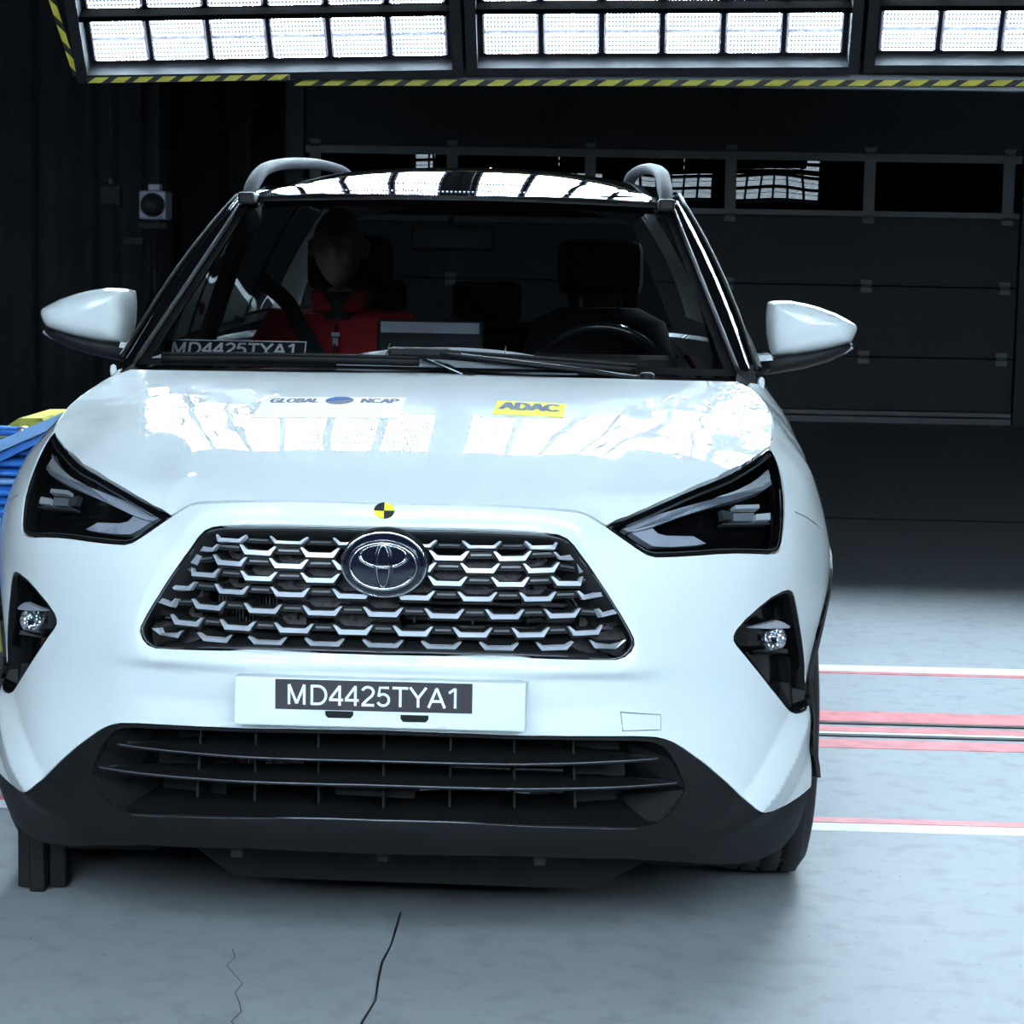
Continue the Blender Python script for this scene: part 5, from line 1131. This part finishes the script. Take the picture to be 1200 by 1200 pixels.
p_ = MB().box((DX+.075, 2.318, 1.050), (DX+.115, 2.33, 1.068), .003).build('jacket_patch', 'inkblack', None); rel(p_)
# placard on the dashboard
pc = empty('dash_placard', (-.515, 1.42, 1.088)); tag(pc, 'black card with white code lettering lying behind the windscreen', 'placard')
pc.rotation_euler = (math.radians(43), 0, math.radians(2.0))
MB().box((-.178, 0, -.002), (.178, .066, 0)).build('card', 'inkblack', pc)
for a, b in (((-.178, .0628, 0), (.178, .066, .0008)), ((-.178, 0, 0), (-.1745, .066, .0008)), ((.1745, 0, 0), (.178, .066, .0008))): MB().box(a, b).build('card_border', 'vinylwhite', pc)
t = text_mesh('card_lettering', 'MD4425TYA1', .315, .040, 'vinylwhite', pc, .16); t.location = (0, .036, .0003)
# ------------------------------------------------------------ blue moving barrier against the car's far side
br = empty('crash_barrier', (-1.35, 2.2, 0)); tag(br, 'blue ribbed crash barrier with pale blue top rail beside the car', 'barrier')
def bp_(mb, name, m):
    o = mb.build(name, m); o.parent = br; o.matrix_parent_inverse = Matrix.Translation((1.35, -2.2, 0)); return o
bp_(MB().box((-1.86, 2.30, .30), (-1.02, 2.42, .79)), 'barrier_core', 'bluepaint')
random.seed(3)
z = .30; k = 0
while z < .815:
    h_ = random.choice((.026, .030, .034)); d_ = random.uniform(.0, .018)
    mb = MB(); n = 10; v = []
    for i in range(n+1):
        x = -1.86+.84*i/n; y = 2.235+d_+.006*math.sin(i*1.9+k)
        v += [(x, y+.03, z+.002), (x, y, z+h_*.35), (x, y+.004, z+h_*.7), (x, y+.03, z+h_-.002), (x, y+.10, z+h_*.5)]
    f = [(5*i+j, 5*i+(j+1) % 5, 5*i+5+(j+1) % 5, 5*i+5+j) for i in range(n) for j in range(5)]+[(4, 3, 2, 1, 0), tuple(range(5*n, 5*n+5))]
    bp_(mb.add(v, f, True), 'barrier_rib', 'bluepaint' if k % 4 else 'bluelight'); z += h_; k += 1
bp_(MB().prism([(-1.90, .545), (-1.33, .796), (-1.125, .889), (-1.02, .897), (-1.02, .872), (-1.115, .862), (-1.33, .764), (-1.90, .513)], 2.17, 2.23), 'top_rail', 'bluelight')
bp_(MB().prism([(-1.90, .510), (-1.33, .761), (-1.115, .859), (-1.02, .868), (-1.02, .80), (-1.20, .80), (-1.33, .735), (-1.90, .48)], 2.20, 2.30), 'rail_web', 'bluepaint')
bp_(MB().tube([(-1.26, 2.20, .823), (-1.20, 2.215, .825), (-1.13, 2.21, .818), (-1.06, 2.225, .822)], .008, 6), 'rail_cable', 'vinylwhite')
for x, y, zz in ((-1.25, 2.20, .834), (-1.10, 2.20, .893)): bp_(MB().lathe([(-.004, .016), (.006, .016), (.010, .010), (.010, 0)], 12, 'z', (x, y, zz)), 'rail_bolt', 'bare')
bp_(MB().box((-1.80, 2.5, .05), (-1.70, 3.5, .30)).box((-1.2, 2.5, .05), (-1.1, 3.5, .30)), 'trolley_leg', 'steel')
for y in (2.55, 3.4): bp_(MB().lathe([(-.03, .0), (-.03, .06), (.03, .06), (.03, 0)], 20, 'x', (-1.45, y, .06)).box((-1.75, y-.02, .05), (-1.15, y+.02, .07)), 'trolley_wheel', 'rubber')
yb = empty('yellow_block', (-1.48, 3.1, 0)); tag(yb, 'worn yellow steel block behind the blue barrier', 'block')
def yb_(o): o.parent = yb; o.matrix_parent_inverse = Matrix.Translation((1.48, -3.1, 0)); return o
yb_(MB().prism([(-1.66, 0), (-1.365, 0), (-1.365, .795), (-1.374, .812), (-1.449, .810), (-1.52, .762), (-1.66, .675)], 2.9, 3.3).build('block_body', 'yellowpaint'))
yb_(MB().box((-1.445, 2.892, .782), (-1.37, 2.902, .800), .002).build('block_lip', 'tapeyellow'))
# ------------------------------------------------------------ support block under the nose
sb = empty('support_block', (-.77, .55, 0)); tag(sb, 'black two-step support block standing under the left corner of the car', 'block')
for a, b in (((-.818, .500, .006), (-.755, .565, .20)), ((-.790, .485, 0), (-.757, .55, .20)), ((-.7545, .510, .004), (-.718, .565, .20))):
    o = MB().box(a, b, .004).build('block_step', 'plastic'); o.parent = sb; o.matrix_parent_inverse = Matrix.Translation((.77, -.55, 0))
